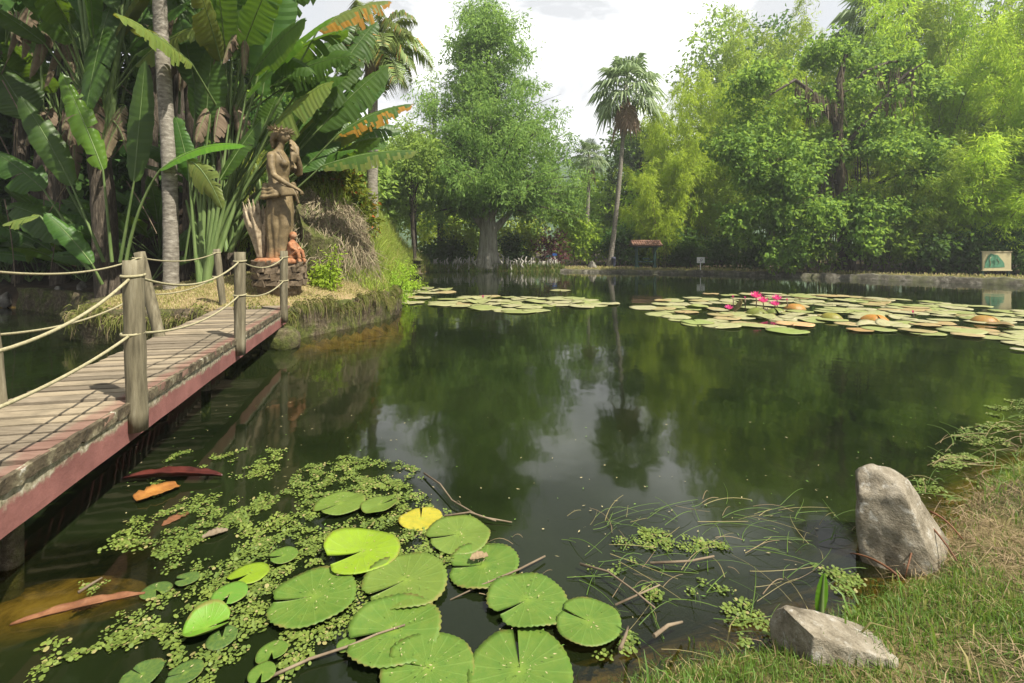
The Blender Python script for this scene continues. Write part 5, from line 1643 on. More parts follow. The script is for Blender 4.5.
# near bank
def keep_near(x, y, g):
    s = poly_sd(x, y)
    dn = (fbm(x * 2.0, y * 2.0) - .39) * 2.3
    return (s > .02) & (g.random(len(x)) < np.clip(dn * 1.9, .10, 1)) & (y > .9)
p = scatter(210000, -.2, 4.8, .9, 4.6, 1, keep_near)
tag(blades('grass', p, .055, .0022, M['grass'], 2, .7), kind='stuff')
p = scatter(4200, .1, 5, 1.2, 4.6, 3, lambda x, y, g: (poly_sd(x, y) > -.03) & (g.random(len(x)) < np.clip(fbm(x * 3 + 5, y * 3) * 2.4 - .85, 0, 1)))
tag(blades('tall_grass', p, .13, .0045, M['grass'], 4, .6), kind='stuff')
p = scatter(44000, -.1, 4.8, .9, 4.6, 5, lambda x, y, g: (poly_sd(x, y) > .04) & (g.random(len(x)) < np.clip(.62 - (fbm(x * 2.0, y * 2.0) - .39) * 3.2, .08, 1)))
p[:, 2] += .012
tag(blades('dry_straw', p, .055, .0018, M['straw'], 6, 2.6), kind='stuff')
# lawn of the peninsula
def keep_lawn(x, y, g):
    s = poly_sd(x, y)
    return (s > .28) & (x < -2.7) & (y < 11.5) & (g.random(len(x)) < np.clip(fbm(x * 1.6, y * 1.6) * 2 - .35, .12, 1))
p = scatter(60000, -9.5, -2.6, 8, 11.5, 7, keep_lawn)
tag(blades('lawn_grass', p, .06, .006, M['grass_dry'], 8, .8), kind='stuff')
# slope
def keep_slope(x, y, g):
    s = poly_sd(x, y)
    return (s > .1) & (s < 4.5) & (x < -2.7) & (x > -8) & (y > 10.9 - .2 * (x + 3)) & (y < 33)
p = scatter(90000, -9, -2.6, 10.9, 33, 9, keep_slope)
hh = .18 + .95 * sstep(11.5, 14, p[:, 1]) * fbm(p[:, 0] * .8, p[:, 1] * .8)
tag(blades('slope_grass', p, hh, .010, M['grass_slope'], 10, .7), kind='stuff')
# tufts on the far bank
p = scatter(60000, -6, 30, 15, 36, 11, lambda x, y, g: (poly_sd(x, y) > .32) & (poly_sd(x, y) < 2.4) & (g.random(len(x)) < np.clip(fbm(x * .7, y * .7) * 2.6 - .6, .05, 1)))
tag(blades('bank_grass', p, .15, .02, M['grass_dry'], 12, .7), kind='stuff')
p = scatter(9000, -6.0, 3.6, 32.4, 34.2, 13, lambda x, y, g: (poly_sd(x, y) > -.1) & (poly_sd(x, y) < .7))
tag(blades('reed_grass', p, .36, .02, M['grass'], 14, .4), kind='stuff')

# ferns and tufts: leafy weeds on the lower slope and by the pedestal
for i, (px, py, d, wp, lf, lb) in enumerate(((395, 262, 13.2, 30, 'broad_lime', 'bright weedy tuft at the waterline below the grassy slope'), 
        (330, 258, 10.6, 36, 'broad_lime', 'low green weeds right of the pedestal'), (410, 268, 17, 24, 'broad_lime', 'low bright weeds at the far end of the slope waterline'))):
    x = (px - 512) / F * d
    shrub('weed_tuft', lb, px, d, py - 8, wp, lf, .09, .035, 900 + i, 9, 120, 'weeds', 'weeds on the lawn and slope', base=Vector((x, d, hz(x, d) - .03)))

# ------------------------------------------------------------------ far bank furniture
def furn(name, label, cat, px, d, group=None):
    return tag(empty(name, on(px, d)), label, cat, group)
# roofed stand with clay tiles
r_ = furn('roofed_stand', 'small open stand with two dark green posts under a red clay tile roof', 'shelter', 645.5, 32.6)
zr = P(0, 246, 32.6).z - r_.location.z
for s in (-1, 1):
    mb = MB()
    mb.box((s * .62, 0, zr / 2 - .1), (.17, .17, zr + .2))
    mb.box((s * .62, -.02, .05), (.26, .26, .22))
    mb.tube([(s * .62, 0, zr - .45), (s * .85, 0, zr - .02)], .045, 6)
    mb.build('post', M['green_paint'], r_)
mb = MB()
mb.box((0, 0, zr - .06), (1.75, .10, .12)); mb.box((0, -.42, zr - .05), (1.85, .06, .08)); mb.box((0, .42, zr - .05), (1.85, .06, .08))
mb.build('roof_beam', M['green_paint'], r_)
mb = MB()
for s in (-1, 1):
    for k in range(13):
        x = -.93 + k * .155
        pts = [(x, s * .62, zr + .02), (x, s * .35, zr + .15), (x, s * .02, zr + .30)]
        mb.tube(pts, [.085, .08, .075], 7, flat=.6)
mb.tube([(-1.0, 0, zr + .33), (1.0, 0, zr + .33)], .08, 8)
mb.build('roof', M['tile'], r_)
mb = MB(); mb.box((0, .0, .42), (1.06, .05, .10)); mb.box((0, -.03, .62), (.5, .02, .12))
mb.build('crossbar', M['green_paint'], r_)
# white sign
r_ = furn('white_sign', 'small white square sign on a thin white post on the far bank', 'sign', 700.5, 29.6)
zt = P(0, 257.0, 29.6).z - r_.location.z
mb = MB(); mb.tube([(0, 0, -.2), (0, 0, zt - .05)], .028, 8); mb.build('post', M['white_paint'], r_)
mb = MB(); mb.box((0, -.045, zt - .19), (.48, .025, .36)); mb.build('panel', M['white_paint'], r_)
mb = MB()
for a in np.linspace(0, 2 * math.pi, 9)[:-1]:
    mb.box((.03 + .06 * math.cos(a), -.061, zt - .17 + .06 * math.sin(a)), (.035, .004, .035))
mb.box((-.05, -.061, zt - .29), (.2, .004, .02))
mb.build('marking', M['dark_blue'], r_)
# map board
r_ = furn('map_board', 'tan map board with a green map on two dark posts on the far bank', 'sign', 996.5, 23.0)
zt = P(0, 252, 23).z - r_.location.z; zb = P(0, 270, 23).z - r_.location.z
for s in (-1, 1):
    mb = MB(); mb.box((s * .62, .06, zt / 2 - .15), (.09, .09, zt + .3)); mb.build('post', M['green_paint'], r_)
mb = MB(); mb.box((0, 0, (zt + zb) / 2), (1.36, .05, zt - zb)); mb.build('panel', M['tan_board'], r_)
mb = MB()
ol = [(-.62, .12), (-.55, .5), (-.42, .80), (-.30, .92), (-.16, .86), (.02, .84), (.12, .7), (.26, .52), (.34, .38), (.36, .16), (.1, .14), (-.2, .13)]
h_ = zt - zb
mb.rings([[(x, -.028, zb + z * h_) for x, z in ol], [(x, -.034, zb + z * h_) for x, z in ol]], smooth=False)
mb.build('map', M['map_green'], r_)
mb = MB()
pth = [(-.36, -.036, zb + h_ * .18), (-.33, -.036, zb + h_ * .4), (-.38, -.036, zb + h_ * .6), (-.3, -.036, zb + h_ * .72)]
mb.tube(pth, .03, 5, flat=.2)
mb.tube([(.0, -.036, zb + h_ * .3), (.1, -.036, zb + h_ * .45), (-.02, -.036, zb + h_ * .62)], .02, 5, flat=.2)
mb.build('map_path', M['tan_board'], r_)
mb = MB(); mb.box((0, -.01, zt + .02), (1.42, .08, .04)); mb.box((0, -.01, zb - .02), (1.42, .08, .04)); mb.build('frame', M['tan_board'], r_)
# dark bin by the palm, bins among the shrubs
def bin_(label, px, d, hgt, rad, mat, group=None):
    r_ = furn('bin', label, 'bin', px, d, group)
    mb = MB()
    mb.rings([ering((0, 0, z), r * rad, r * rad, 18) for z, r in ((0.0, .82), (.05, .85), (hgt * .8, 1.0), (hgt * .82, 1.08), (hgt * .88, 1.08))])
    mb.build('body', mat, r_)
    mb = MB()
    mb.rings([ering((0, 0, z), r * rad, r * rad, 18) for z, r in ((hgt * .88, 1.06), (hgt * .95, .95), (hgt, .5))])
    mb.build('lid', mat, r_)
bin_('small dark slate bin standing right of the tall palm trunk', 613.5, 33.6, .72, .16, M['dark_blue'])
def small_sign(label, px, d, py, mat):
    r_ = furn('marker', label, 'marker', px, d)
    z = P(0, py, d).z - r_.location.z
    mb = MB()
    for s in (-1, 1): mb.tube([(s * .10, 0, -.1), (s * .02, 0, z)], .018, 6)
    mb.build('leg', M['white_paint'], r_)
    mb = MB(); mb.box((0, -.03, z), (.36, .03, .13), jit=.005); mb.box((0, -.03, z + .085), (.3, .03, .03)); mb.build('plate', mat, r_)
small_sign('small turquoise marker plate under the red leaved shrub', 548.5, 34.4, 256.5, M['turq'])
small_sign('small blue marker plate under the red leaved shrub', 554.5, 34.6, 254.8, M['blue'])
# grey lantern-like stone block at the left waterline
r_ = tag(empty('stone_lantern', Vector(((417.5 - 512) / F * 27, 27, 0))), 'grey stone lantern standing in the water below the grassy slope', 'stone lantern')
mb = MB(); mb.rings([ering((0, 0, z), r, r, 14) for z, r in ((-.4, .26), (.05, .25), (.12, .34), (.18, .34), (.2, .2), (.55, .17), (.6, .26), (.66, .28))]); mb.build('base', M['mossy_wall'], r_)
mb = MB(); mb.rings([ering((0, 0, z), r, r, 14) for z, r in ((.66, .17), (.86, .17), (.88, .32), (.93, .30), (1.05, .1), (1.12, .04))]); mb.build('cap', M['mossy_wall'], r_)

# ------------------------------------------------------------------ rocks
def rock(name, label, loc, size, seed, planes, rz=0, mat='stone', amp=.10, lean=(0, 0), cat='rock', group=None, sub=5):
    bm = bmesh.new()
    bmesh.ops.create_icosphere(bm, subdivisions=sub, radius=1)
    for v in bm.verts:
        c = v.co
        for nrm, dd in planes:
            n = Vector(nrm).normalized()
            k = c.dot(n) - dd
            if k > 0: c -= n * k * .93
        c *= 1 + amp * mnoise.noise(c * 1.6 + Vector((seed, 0, 0))) + amp * .45 * mnoise.noise(c * 4.5 + Vector((0, seed, 0))) + amp * .16 * mnoise.noise(c * 13 + Vector((0, 0, seed)))
        c.x += c.z * lean[0]; c.y += c.z * lean[1]
        v.co = Vector((c.x * size[0], c.y * size[1], c.z * size[2]))
    me = bpy.data.meshes.new(name)
    bm.to_mesh(me); bm.free()
    me.materials.append(M[mat])
    me.polygons.foreach_set('use_smooth', [True] * len(me.polygons))
    o = link(name, me, None, loc)
    o.rotation_euler = (0, 0, rz)
    return tag(o, label, cat, group)
t = NT('bank_rock')
oc = t.n('ShaderNodeTexCoord').outputs['Object']
a = t.noise(9, 7, 0.7, vec=oc); b = t.noise(45, 5, 0.7, vec=oc); c_ = t.noise(16, 6, .75, vec=oc, dist=.5)
col = t.ramp(a, [(0.32, (0.09, 0.075, 0.052)), (0.5, (0.205, 0.18, 0.135)), (0.7, (0.32, 0.29, 0.235))])
col = t.mix(t.ramp(c_, [(0.56, (0, 0, 0)), (0.64, (.8, .8, .8))]), col, (0.34, 0.33, 0.295))
col = t.mix(t.ramp(b, [(0.30, (1, 1, 1)), (0.40, (0, 0, 0))]), col, (0.10, 0.085, 0.06))
M['bank_rock'] = t.done(t.pbr(col, .9, .2, t.bump(t.math('ADD', a, t.math('MULTIPLY', b, .6)), .9, .02)))
# upright rock: foot at (900,575), peak at (893,473)
rock('rock', 'tall upright pale boulder standing at the water edge on the near bank', Vector((2.03, 2.50, .08)), (.335, .24, .385), 3.3,
     [((-.8, -.55, .18), .55), ((.55, -.75, .35), .50), ((.75, .25, .60), .60), ((-.75, .6, .1), .62), ((.0, -.2, 1), .86), ((-.5, -.2, .85), .84)], rz=.25, amp=.10, lean=(-.18, .05), mat='bank_rock')
# slanted block on the grass
rock('stone_block', 'slanted rectangular stone block lying in the grass of the near bank', Vector((1.22, 1.84, .055)), (.235, .15, .165), 6.1,
     [((-1, -.25, .1), .60), ((0, -1, .12), .62), ((.30, .05, 1), .50), ((1, .1, .2), .85), ((0, 1, .1), .62)], rz=-.12, amp=.06, cat='rock', mat='bank_rock')
for i, (px, py, d, w_) in enumerate(((44, 298, 12.6, .20), (62, 296, 12.4, .21), (84, 289, 12.2, .17), (6, 300, 12.8, .17))):
    rock('shore_stone', ['grey slanted stone on the shaded left shore, second from the left edge', 'largest grey slanted stone on the shaded left shore', 'small pale stone nearest the lawn on the shaded left shore', 'mossy stone at the left edge of the shaded left shore'][i],
         P(px, py, d), (w_, w_ * .8, w_ * 1.25), 10 + i * 3, [((-.8, -.4, .4), .5), ((.7, -.5, .5), .55), ((0, -1, .2), .6)], rz=i, sub=3, lean=(-.3, 0), group='stones on the left shore', mat='stone')
rock('bank_boulder', 'small pointed pale stone on the far bank left of the tall palm', on(592.5, 32.9) + Vector((0, 0, .1)), (.36, .3, .36), 4, [((-.8, -.4, .5), .45), ((.8, -.4, .5), .45), ((0, -1, .2), .6)], sub=3, mat='stone')
rock('bridge_boulder', 'mossy boulder at the waterline under the far end of the bridge', Vector((-3.72, 7.75, .1)), (.30, .26, .26), 8, [((0, 0, 1), .8)], sub=4, mat='mossy_wall')

# ------------------------------------------------------------------ water lilies
t = NT('lily_pad')
oc = t.n('ShaderNodeTexCoord').outputs['Object']
orr = t.n('ShaderNodeObjectInfo').outputs['Random']
oc_c = t.n('ShaderNodeObjectInfo').outputs['Color']
sx = t.n('ShaderNodeSeparateXYZ', {'Vector': oc})
ang = t.math('ARCTAN2', sx.outputs['Y'], sx.outputs['X'])
rad = t.n('ShaderNodeVectorMath', {0: oc}, operation='LENGTH').outputs['Value']
vein = t.math('POWER', t.math('ABSOLUTE', t.math('COSINE', t.math('MULTIPLY', ang, 9.0))), 40.0)
va = t.n('ShaderNodeVectorMath', {0: oc, 1: t.n('ShaderNodeCombineXYZ', {'X': t.math('MULTIPLY', orr, 40.0)}).outputs[0]}, operation='ADD').outputs[0]
sp1 = t.noise(22, 6, .75, vec=va); sp2 = t.noise(4, 4, .6, vec=va)
col = t.mix(t.math('MULTIPLY', vein, .16), oc_c, (.22, .36, .09))
col = t.mix(t.ramp(sp2, [(.35, (0, 0, 0)), (.75, (.55, .55, .55))]), col, (.16, .22, .035))
col = t.mix(t.ramp(sp1, [(.62, (0, 0, 0)), (.70, (.8, .8, .8))]), col, (.26, .19, .10))
rimf = t.n('ShaderNodeMapRange', {'Value': t.math('ADD', rad, t.math('MULTIPLY', t.math('SUBTRACT', sp2, .5), .35)), 'From Min': .97, 'From Max': 1.05}).outputs['Result']
col = t.mix(t.math('MULTIPLY', rimf, .7), col, (.20, .16, .05))
fine = t.noise(75, 3, .6, vec=va)
col = t.mix(t.ramp(fine, [(.64, (0, 0, 0)), (.70, (.6, .6, .6))]), col, (.10, .085, .03))
ce = t.n('ShaderNodeMapRange', {'Value': rad, 'From Min': .22, 'From Max': .0}).outputs['Result']
col = t.mix(t.math('MULTIPLY', ce, .45), col, (.24, .34, .05))
b = t.pbr(col, .48, .35, t.bump(t.math('ADD', t.math('MULTIPLY', vein, .6), sp1), .22, .01))
tr = t.n('ShaderNodeBsdfTranslucent', {'Color': t.mix(.5, col, (.25, .42, .02))}).outputs['BSDF']
ms = t.n('ShaderNodeMixShader', {'Fac': .22}); t.l(b, ms.inputs[1]); t.l(tr, ms.inputs[2])
hole = t.math('GREATER_THAN', t.noise(9, 2, .5, vec=va), .755)
mh = t.n('ShaderNodeMixShader', {'Fac': hole}); t.l(ms.outputs[0], mh.inputs[1]); t.l(t.n('ShaderNodeBsdfTransparent').outputs['BSDF'], mh.inputs[2])
M['pad'] = t.done(mh.outputs[0])

def pad_mesh(seed, notch=.10, wave=.02, lift=.0, teeth=0.012, fold=0.0, cup=.0, na=84, nr=9, gap=0.12):
    """unit-radius lily pad: notch at angle 0"""
    g = random.Random(seed)
    ph = [g.uniform(0, 6) for _ in range(4)]
    vs, fs = [], []
    for j in range(na + 1):
        u = j / na
        a = notch * .5 + u * (2 * math.pi - notch)
        for i in range(nr + 1):
            r = i / nr
            edge = 1 - .035 * math.sin(2 * a + ph[0]) - .02 * math.sin(3 * a + ph[1])
            if i == nr: edge *= 1 + teeth * (1 if j % 2 else -1)
            lobe = 1 - .13 * math.exp(-((min(u, 1 - u)) / .03) ** 2)       # rounded lobe tips beside the notch
            rr = r * edge * lobe
            x, y = rr * math.cos(a), rr * math.sin(a)
            x += gap * r * 0
            z = wave * r * r * (math.sin(3 * a + ph[2]) + .6 * math.sin(5 * a + ph[3])) + cup * r ** 3
            z += fold * abs(y) * r + lift * max(0, x * math.cos(ph[0]) + y * math.sin(ph[0])) ** 2
            vs.append((x, y, z))
    m = nr + 1
    for j in range(na):
        for i in range(nr):
            a, b = j * m + i, (j + 1) * m + i
            fs.append((a, a + 1, b + 1, b))
    me = bpy.data.meshes.new('lily_pad')
    V0 = vs + [(x, y, z - .012) for x, y, z in vs]
    n = len(vs)
    bot = [tuple(i + n for i in f[::-1]) for f in fs]
    rim = []
    for j in range(na):
        a, b = j * m + nr, (j + 1) * m + nr
        rim.append((a, a + n, b + n, b))
    for base in (0, na * m):
        for i in range(nr):
            a, b = base + i, base + i + 1
            rim.append((a, b, b + n, a + n) if base == 0 else (b, a, a + n, b + n))
    me.from_pydata(V0, [], fs + bot + rim)
    me.materials.append(M['pad'])
    me.polygons.foreach_set('use_smooth', [True] * len(me.polygons))
    me.update()
    return me
PADS = [pad_mesh(s, notch=.10 + .05 * (s % 3), wave=.022 + .012 * (s % 3), teeth=.018 if s % 2 else .010, cup=.02 + .02 * (s % 2)) for s in range(8)]
PADL = [pad_mesh(20, .35, .02, .35, .004), pad_mesh(21, .3, .03, .0, .004, fold=.55), pad_mesh(22, .25, .05, .25, .006)]
SMALL = [pad_mesh(30 + s, .45, .02, .1 * s, .0, na=48, nr=6) for s in range(3)]
def pad(me, x, y, r, rz, col, label, group=None, z=.008, tilt=(0, 0), cat='lily pad'):
    o = link('lily_pad', me, None, (x, y, z))
    o.scale = (r, r, r)
    o.rotation_euler = (tilt[0], tilt[1], rz)
    o.color = (*col, 1)
    return tag(o, label, cat, group)
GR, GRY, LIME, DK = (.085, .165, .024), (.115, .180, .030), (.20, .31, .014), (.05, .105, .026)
NP = [  # px, py, width px, notch heading in degrees (world, 0 = right, 90 = away), mesh, colour, label
    (405, 585, 84, 215, PADS[1], GRY, 'large pale lily pad with a brown scratch, overlapping the pad in front of it'),
    (313, 600, 86, 195, PADS[3], GR, 'large green lily pad furthest left of the big pads, bordered by floating fern'),
    (394, 635, 94, 200, PADS[5], GR, 'large smooth green lily pad half under the scratched pale pad'),
    (362, 557, 72, 215, PADL[0], LIME, 'bright yellow green lily pad with one raised half'),
    (483, 567, 74, 185, PADS[7], GR, 'green lily pad with a dry leaf on it, right of the scratched pale pad'),
    (458, 537, 64, 200, PADS[2], GRY, 'olive green lily pad behind the one with the dry leaf'),
    (527, 605, 80, 215, PADS[1], GR, 'green lily pad speckled with brown bits, touching the smaller rightmost pad'),
    (588, 628, 66, 150, PADS[4], GR, 'rightmost green lily pad beside the near bank'),
    (520, 672, 108, 95, PADS[6], GR, 'biggest green lily pad cut by the bottom edge near the grass'),
    (428, 672, 92, 170, PADS[0], GR, 'green lily pad at the bottom edge in front of the smooth green pad'),
    (340, 507, 48, 230, PADS[2], GRY, 'pale green lily pad at the back of the floating fern'),
    (380, 509, 36, 30, PADL[2], GRY, 'small pale lily pad touching the back left pad of the floating fern'),
    (421, 520, 42, 100, PADS[4], (.42, .36, .035), 'yellowed lily pad with orange spots'),
    (249, 577, 37, 240, SMALL[1], LIME, 'small bright lily pad with a V notch left of the big pads'),
    (283, 560, 28, 210, SMALL[2], GR, 'small green lily pad directly right of the bright V notched one'),
    (230, 600, 33, 275, SMALL[0], (.10, .24, .03), 'small round green lily pad with its notch towards the viewer'),
    (207, 630, 44, 25, PADL[1], (.12, .27, .02), 'small folded bright lily pad among the floating fern'),
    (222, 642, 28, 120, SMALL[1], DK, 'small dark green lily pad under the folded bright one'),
    (272, 658, 29, 290, SMALL[2], GR, 'small green lily pad above the bottom edge left of the big pads'),
    (262, 681, 26, 280, SMALL[0], GR, 'small green lily pad cut by the bottom edge'),
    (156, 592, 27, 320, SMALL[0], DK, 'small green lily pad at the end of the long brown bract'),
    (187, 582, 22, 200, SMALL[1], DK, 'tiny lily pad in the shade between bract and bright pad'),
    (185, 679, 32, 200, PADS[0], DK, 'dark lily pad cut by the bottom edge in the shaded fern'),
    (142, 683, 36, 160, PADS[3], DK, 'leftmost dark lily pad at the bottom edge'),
    (346, 647, 19, 330, SMALL[1], GR, 'tiny lily pad tucked between two big pads'),
    (205, 612, 20, 90, SMALL[2], GR, 'tiny submerged looking lily pad behind the folded one')]
for i, (px, py, wpx, hd, me, c, lb) in enumerate(NP):
    p = G(px, py)
    raised = me in PADL
    pad(me, p.x, p.y, wpx / F * p.y / 2, R(hd), c, lb, 'lily pads near the bank', z=.010 + .007 * (i % 4) + (.012 if i == 0 else 0),
        tilt=((.03 * math.sin(i * 2.1)), .03 * math.cos(i * 1.7)))

# the two far rafts of bigger lilies
FAR = [pad_mesh(50 + s, .12, .012 + .01 * (s % 2), 0, .0, na=30, nr=4) for s in range(5)]
FARL = [pad_mesh(60, .2, .03, .22, 0, na=30, nr=5), pad_mesh(61, .2, .03, .0, 0, fold=.25, na=30, nr=5)]
DOME = pad_mesh(64, .2, .03, 0, 0, cup=-.55, na=30, nr=6)
PALE = [(.33, .33, .16), (.38, .36, .20), (.28, .30, .12), (.40, .36, .23)]
RUST = [(.40, .27, .15), (.36, .28, .15), (.42, .31, .18)]
g_ = random.Random(31)
def in_poly(x, y, poly):
    c = False
    for i in range(len(poly)):
        ax, ay = poly[i]; bx, by = poly[i - 1]
        if (ay > y) != (by > y) and x < (bx - ax) * (y - ay) / (by - ay) + ax: c = not c
    return c
def raft(poly_px, n, rmin, rmax, group, lab_p, lab_r, rust_p, minsep=.75):
    poly = [tuple(G(*q))[:2] for q in poly_px]
    xs_, ys_ = [q[0] for q in poly], [q[1] for q in poly]
    done, tries = [], 0
    while len(done) < n and tries < 9000:
        tries += 1
        x, y = g_.uniform(min(xs_), max(xs_)), g_.uniform(min(ys_), max(ys_))
        if not in_poly(x, y, poly): continue
        r = g_.uniform(rmin, rmax)
        if any((x - a) ** 2 + (y - b) ** 2 < (minsep * (r + c)) ** 2 for a, b, c in done): continue
        done.append((x, y, r))
        py = HOR + EYE * F / y
        ru = g_.random() < rust_p
        me = g_.choice(FAR) if g_.random() < .93 else g_.choice(FARL)
        pad(me, x, y, r, g_.uniform(0, 6.28), g_.choice(RUST if ru else PALE), lab_r if ru else lab_p, group, z=.006 + .007 * (len(done) % 5), tilt=(g_.gauss(0, .02), g_.gauss(0, .02)))
    return done
raft([(640, 308), (668, 299), (700, 294.5), (760, 293), (850, 296), (930, 302), (1024, 311), (1100, 318), (1100, 352), (1024, 345), (960, 339), (880, 331), (832, 322), (790, 331), (700, 327), (655, 318)],
     196, .23, .37, 'lily pads of the right raft', 'flat pale green lily pad in the big raft with pink flowers', 'rust edged tan lily pad in the big raft with pink flowers', .22, .42)
raft([(428, 303), (470, 297), (520, 296), (580, 299), (608, 304), (575, 309), (520, 312), (470, 310)], 42, .28, .48, 'lily pads of the middle raft', 'flat pale lily pad in the small middle raft before the cypress', 'tan lily pad in the small middle raft before the cypress', .05, .55)
raft([(396, 303), (404, 289), (440, 286.5), (456, 291), (440, 298), (420, 304)], 16, .26, .46, 'lily pads along the left shore', 'flat yellowish lily pad drifting against the left grassy shore', 'tan lily pad drifting against the left grassy shore', .1, .66)
for (px, py, wpx, me, c, tl, lb) in ((875, 321, 26, DOME, (.46, .17, .03), (.0, .0), 'orange domed lily pad rising from the right raft'), (831, 319, 20, DOME, (.24, .20, .03), (.0, .0), 'olive domed lily pad behind the orange one'),
        (795, 325, 34, FAR[1], (.62, .36, .20), (0, 0), 'pinkish tan lily pad floating at the front of the raft'), (787, 332, 38, FAR[2], (.24, .30, .09), (0, 0), 'green lily pad furthest forward in front of the raft'),
        (697, 323, 32, FAR[3], (.26, .31, .11), (0, 0), 'green lily pad at the front left of the raft'), (738, 313, 15, FARL[0], (.20, .12, .06), (-1.1, .2), 'brown lily pad standing on edge left of the pink flowers'),
        (757, 315, 22, DOME, (.12, .13, .02), (.3, .2), 'dark green domed lily pad in front of the pink flowers'), (795, 309, 20, DOME, (.42, .17, .04), (0, 0), 'rust coloured domed lily pad right of the pink flowers'),
        (773, 314, 20, DOME, (.15, .18, .04), (.2, -.2), 'green domed lily pad right of the dark one'), (985, 322, 24, DOME, (.36, .16, .04), (0, 0), 'rust coloured domed lily pad at the right of the raft'),
        (1000, 327, 22, FARL[1], (.22, .13, .07), (0, 0), 'brown folded lily pad at the right of the raft'), (860, 331, 24, FAR[0], (.42, .24, .12), (0, 0), 'tan lily pad under the orange dome'),
        (1020, 351, 16, FAR[4], (.45, .40, .30), (0, 0), 'lone cream lily pad at the right edge in front of the raft'), (655, 275, 6, FAR[1], (.4, .33, .2), (0, 0), 'lone tan lily pad far out before the shelter'),
        (560, 291, 22, FAR[2], (.3, .27, .14), (0, 0), 'lone brownish lily pad behind the middle raft')):
    p = G(px, py)
    pad(me, p.x, p.y, wpx / F * p.y / 2, g_.uniform(0, 6), c, lb, None, z=.14 if me is DOME else (.16 if tl[0] < -.5 else .03), tilt=tl)
# flowers
def flower(px, py, top_py, size, label, closed=False):
    p = G(px, py)
    h = P(px, top_py, p.y).z
    r_ = tag(empty('water_lily', p), label, 'water lily', 'pink water lilies')
    mb = MB(); mb.tube([(0, 0, -.1), (.01, 0, h * .5), (0, 0, h - size * .6)], .012, 6); mb.build('stem', M['twig'], r_)
    mb = MB()
    for ring_, (k, el, s_) in enumerate(((8, .5, 1.0), (8, .85, .95), (6, 1.2, .85)) if not closed else ((6, 1.25, 1.0), (5, 1.4, .9))):
        for q in range(k):
            a = 2 * math.pi * (q + .5 * (ring_ % 2)) / k + .3
            dv = Vector((math.cos(a) * math.cos(el), math.sin(a) * math.cos(el), math.sin(el)))
            sd = Vector((-math.sin(a), math.cos(a), 0))
            b0 = Vector((0, 0, h - size * .6)); L_ = size * s_ * .8
            mb.add([b0, b0 + dv * L_ * .5 + sd * L_ * .17, b0 + dv * L_ + Vector((0, 0, L_ * .1)), b0 + dv * L_ * .5 - sd * L_ * .17, b0 + dv * L_ * .5 - Vector((0, 0, L_ * .07))],
                   [(0, 1, 4), (1, 2, 4), (2, 3, 4), (3, 0, 4)], 0, True)
    mb.build('petals', M['petal'], r_)
flower(756, 311, 292, .26, 'tallest pink water lily of the cluster, on the left')
flower(763, 311, 297, .24, 'open pink water lily at the middle of the cluster')
flower(777, 312, 295, .22, 'pink water lily standing right of the cluster')
flower(775, 313, 301, .20, 'small low pink water lily right of the cluster')
flower(729, 313, 305, .18, 'low pink water lily left of the brown upright pad')
flower(733, 306, 296, .12, 'pink closed bud left of the cluster', True)
flower(745, 310, 297, .10, 'thin dark pink bud beside the cluster', True)
flower(787, 309, 299, .09, 'thin pink bud on the far right of the cluster', True)
flower(913, 318, 311, .10, 'pink bud alone at the right of the raft', True)
flower(483, 301, 296, .12, 'tiny pale bud in the middle raft', True)

# ------------------------------------------------------------------ floating fern, weeds and drift
FERN_A = [[(560, 560)], ]
def poly_w(pp): return [tuple(G(*q))[:2] for q in pp]
mats_f = [poly_w(q) for q in (
    [(25, 690), (50, 640), (118, 604), (165, 566), (215, 528), (285, 480), (352, 462), (410, 488), (450, 512), (490, 545), (440, 570), (380, 610), (320, 650), (270, 700)],
    [(70, 600), (95, 560), (150, 500), (150, 470), (180, 452), (250, 448), (330, 455), (400, 462), (430, 476), (380, 492), (300, 486), (235, 528), (182, 566), (128, 604)],
    [(900, 500), (930, 470), (960, 430), (1024, 414), (1100, 420), (1100, 470), (1024, 500), (960, 520)],
    [(560, 560), (640, 545), (720, 560), (860, 565), (860, 610), (760, 640), (690, 642), (620, 672), (590, 660)],
    [(690, 628), (770, 615), (800, 640), (740, 660), (650, 676)],
    [(960, 412), (1024, 396), (1100, 400), (1100, 425), (1000, 430)],
    [(600, 540), (640, 528), (720, 545), (800, 560), (862, 572), (862, 596), (790, 590), (700, 578), (630, 572)],
    [(570, 640), (640, 615), (700, 625), (690, 655), (620, 683), (580, 690)])]
dens = [.66, .44, .42, .14, .50, .22, .30, .45]
gf = np.random.default_rng(44)
NPW = [(G(q[0], q[1]), q[2] / F * G(q[0], q[1]).y / 2) for q in NP]
rp = []
for poly, dn in zip(mats_f, dens):
    xs_, ys_ = [q[0] for q in poly], [q[1] for q in poly]
    A = (max(xs_) - min(xs_)) * (max(ys_) - min(ys_))
    for _ in range(int(A * 1900)):
        x, y = gf.uniform(min(xs_), max(xs_)), gf.uniform(min(ys_), max(ys_))
        if not in_poly(x, y, poly): continue
        if any((x - c.x) ** 2 + (y - c.y) ** 2 < (r * .97) ** 2 for c, r in NPW): continue
        nn = float(fbm(np.array([x * 5.0 + 3]), np.array([y * 5.0]), 4)[0])
        if nn * 1.55 + gf.normal() * .03 < 1.12 - dn * .80: continue
        if float(vnoise(np.array([x * 23.0]), np.array([y * 23.0 + 7]))[0]) < .36 + .25 * gf.random() - .12 * dn: continue
        rp.append((x, y))
vs, fs = [], []
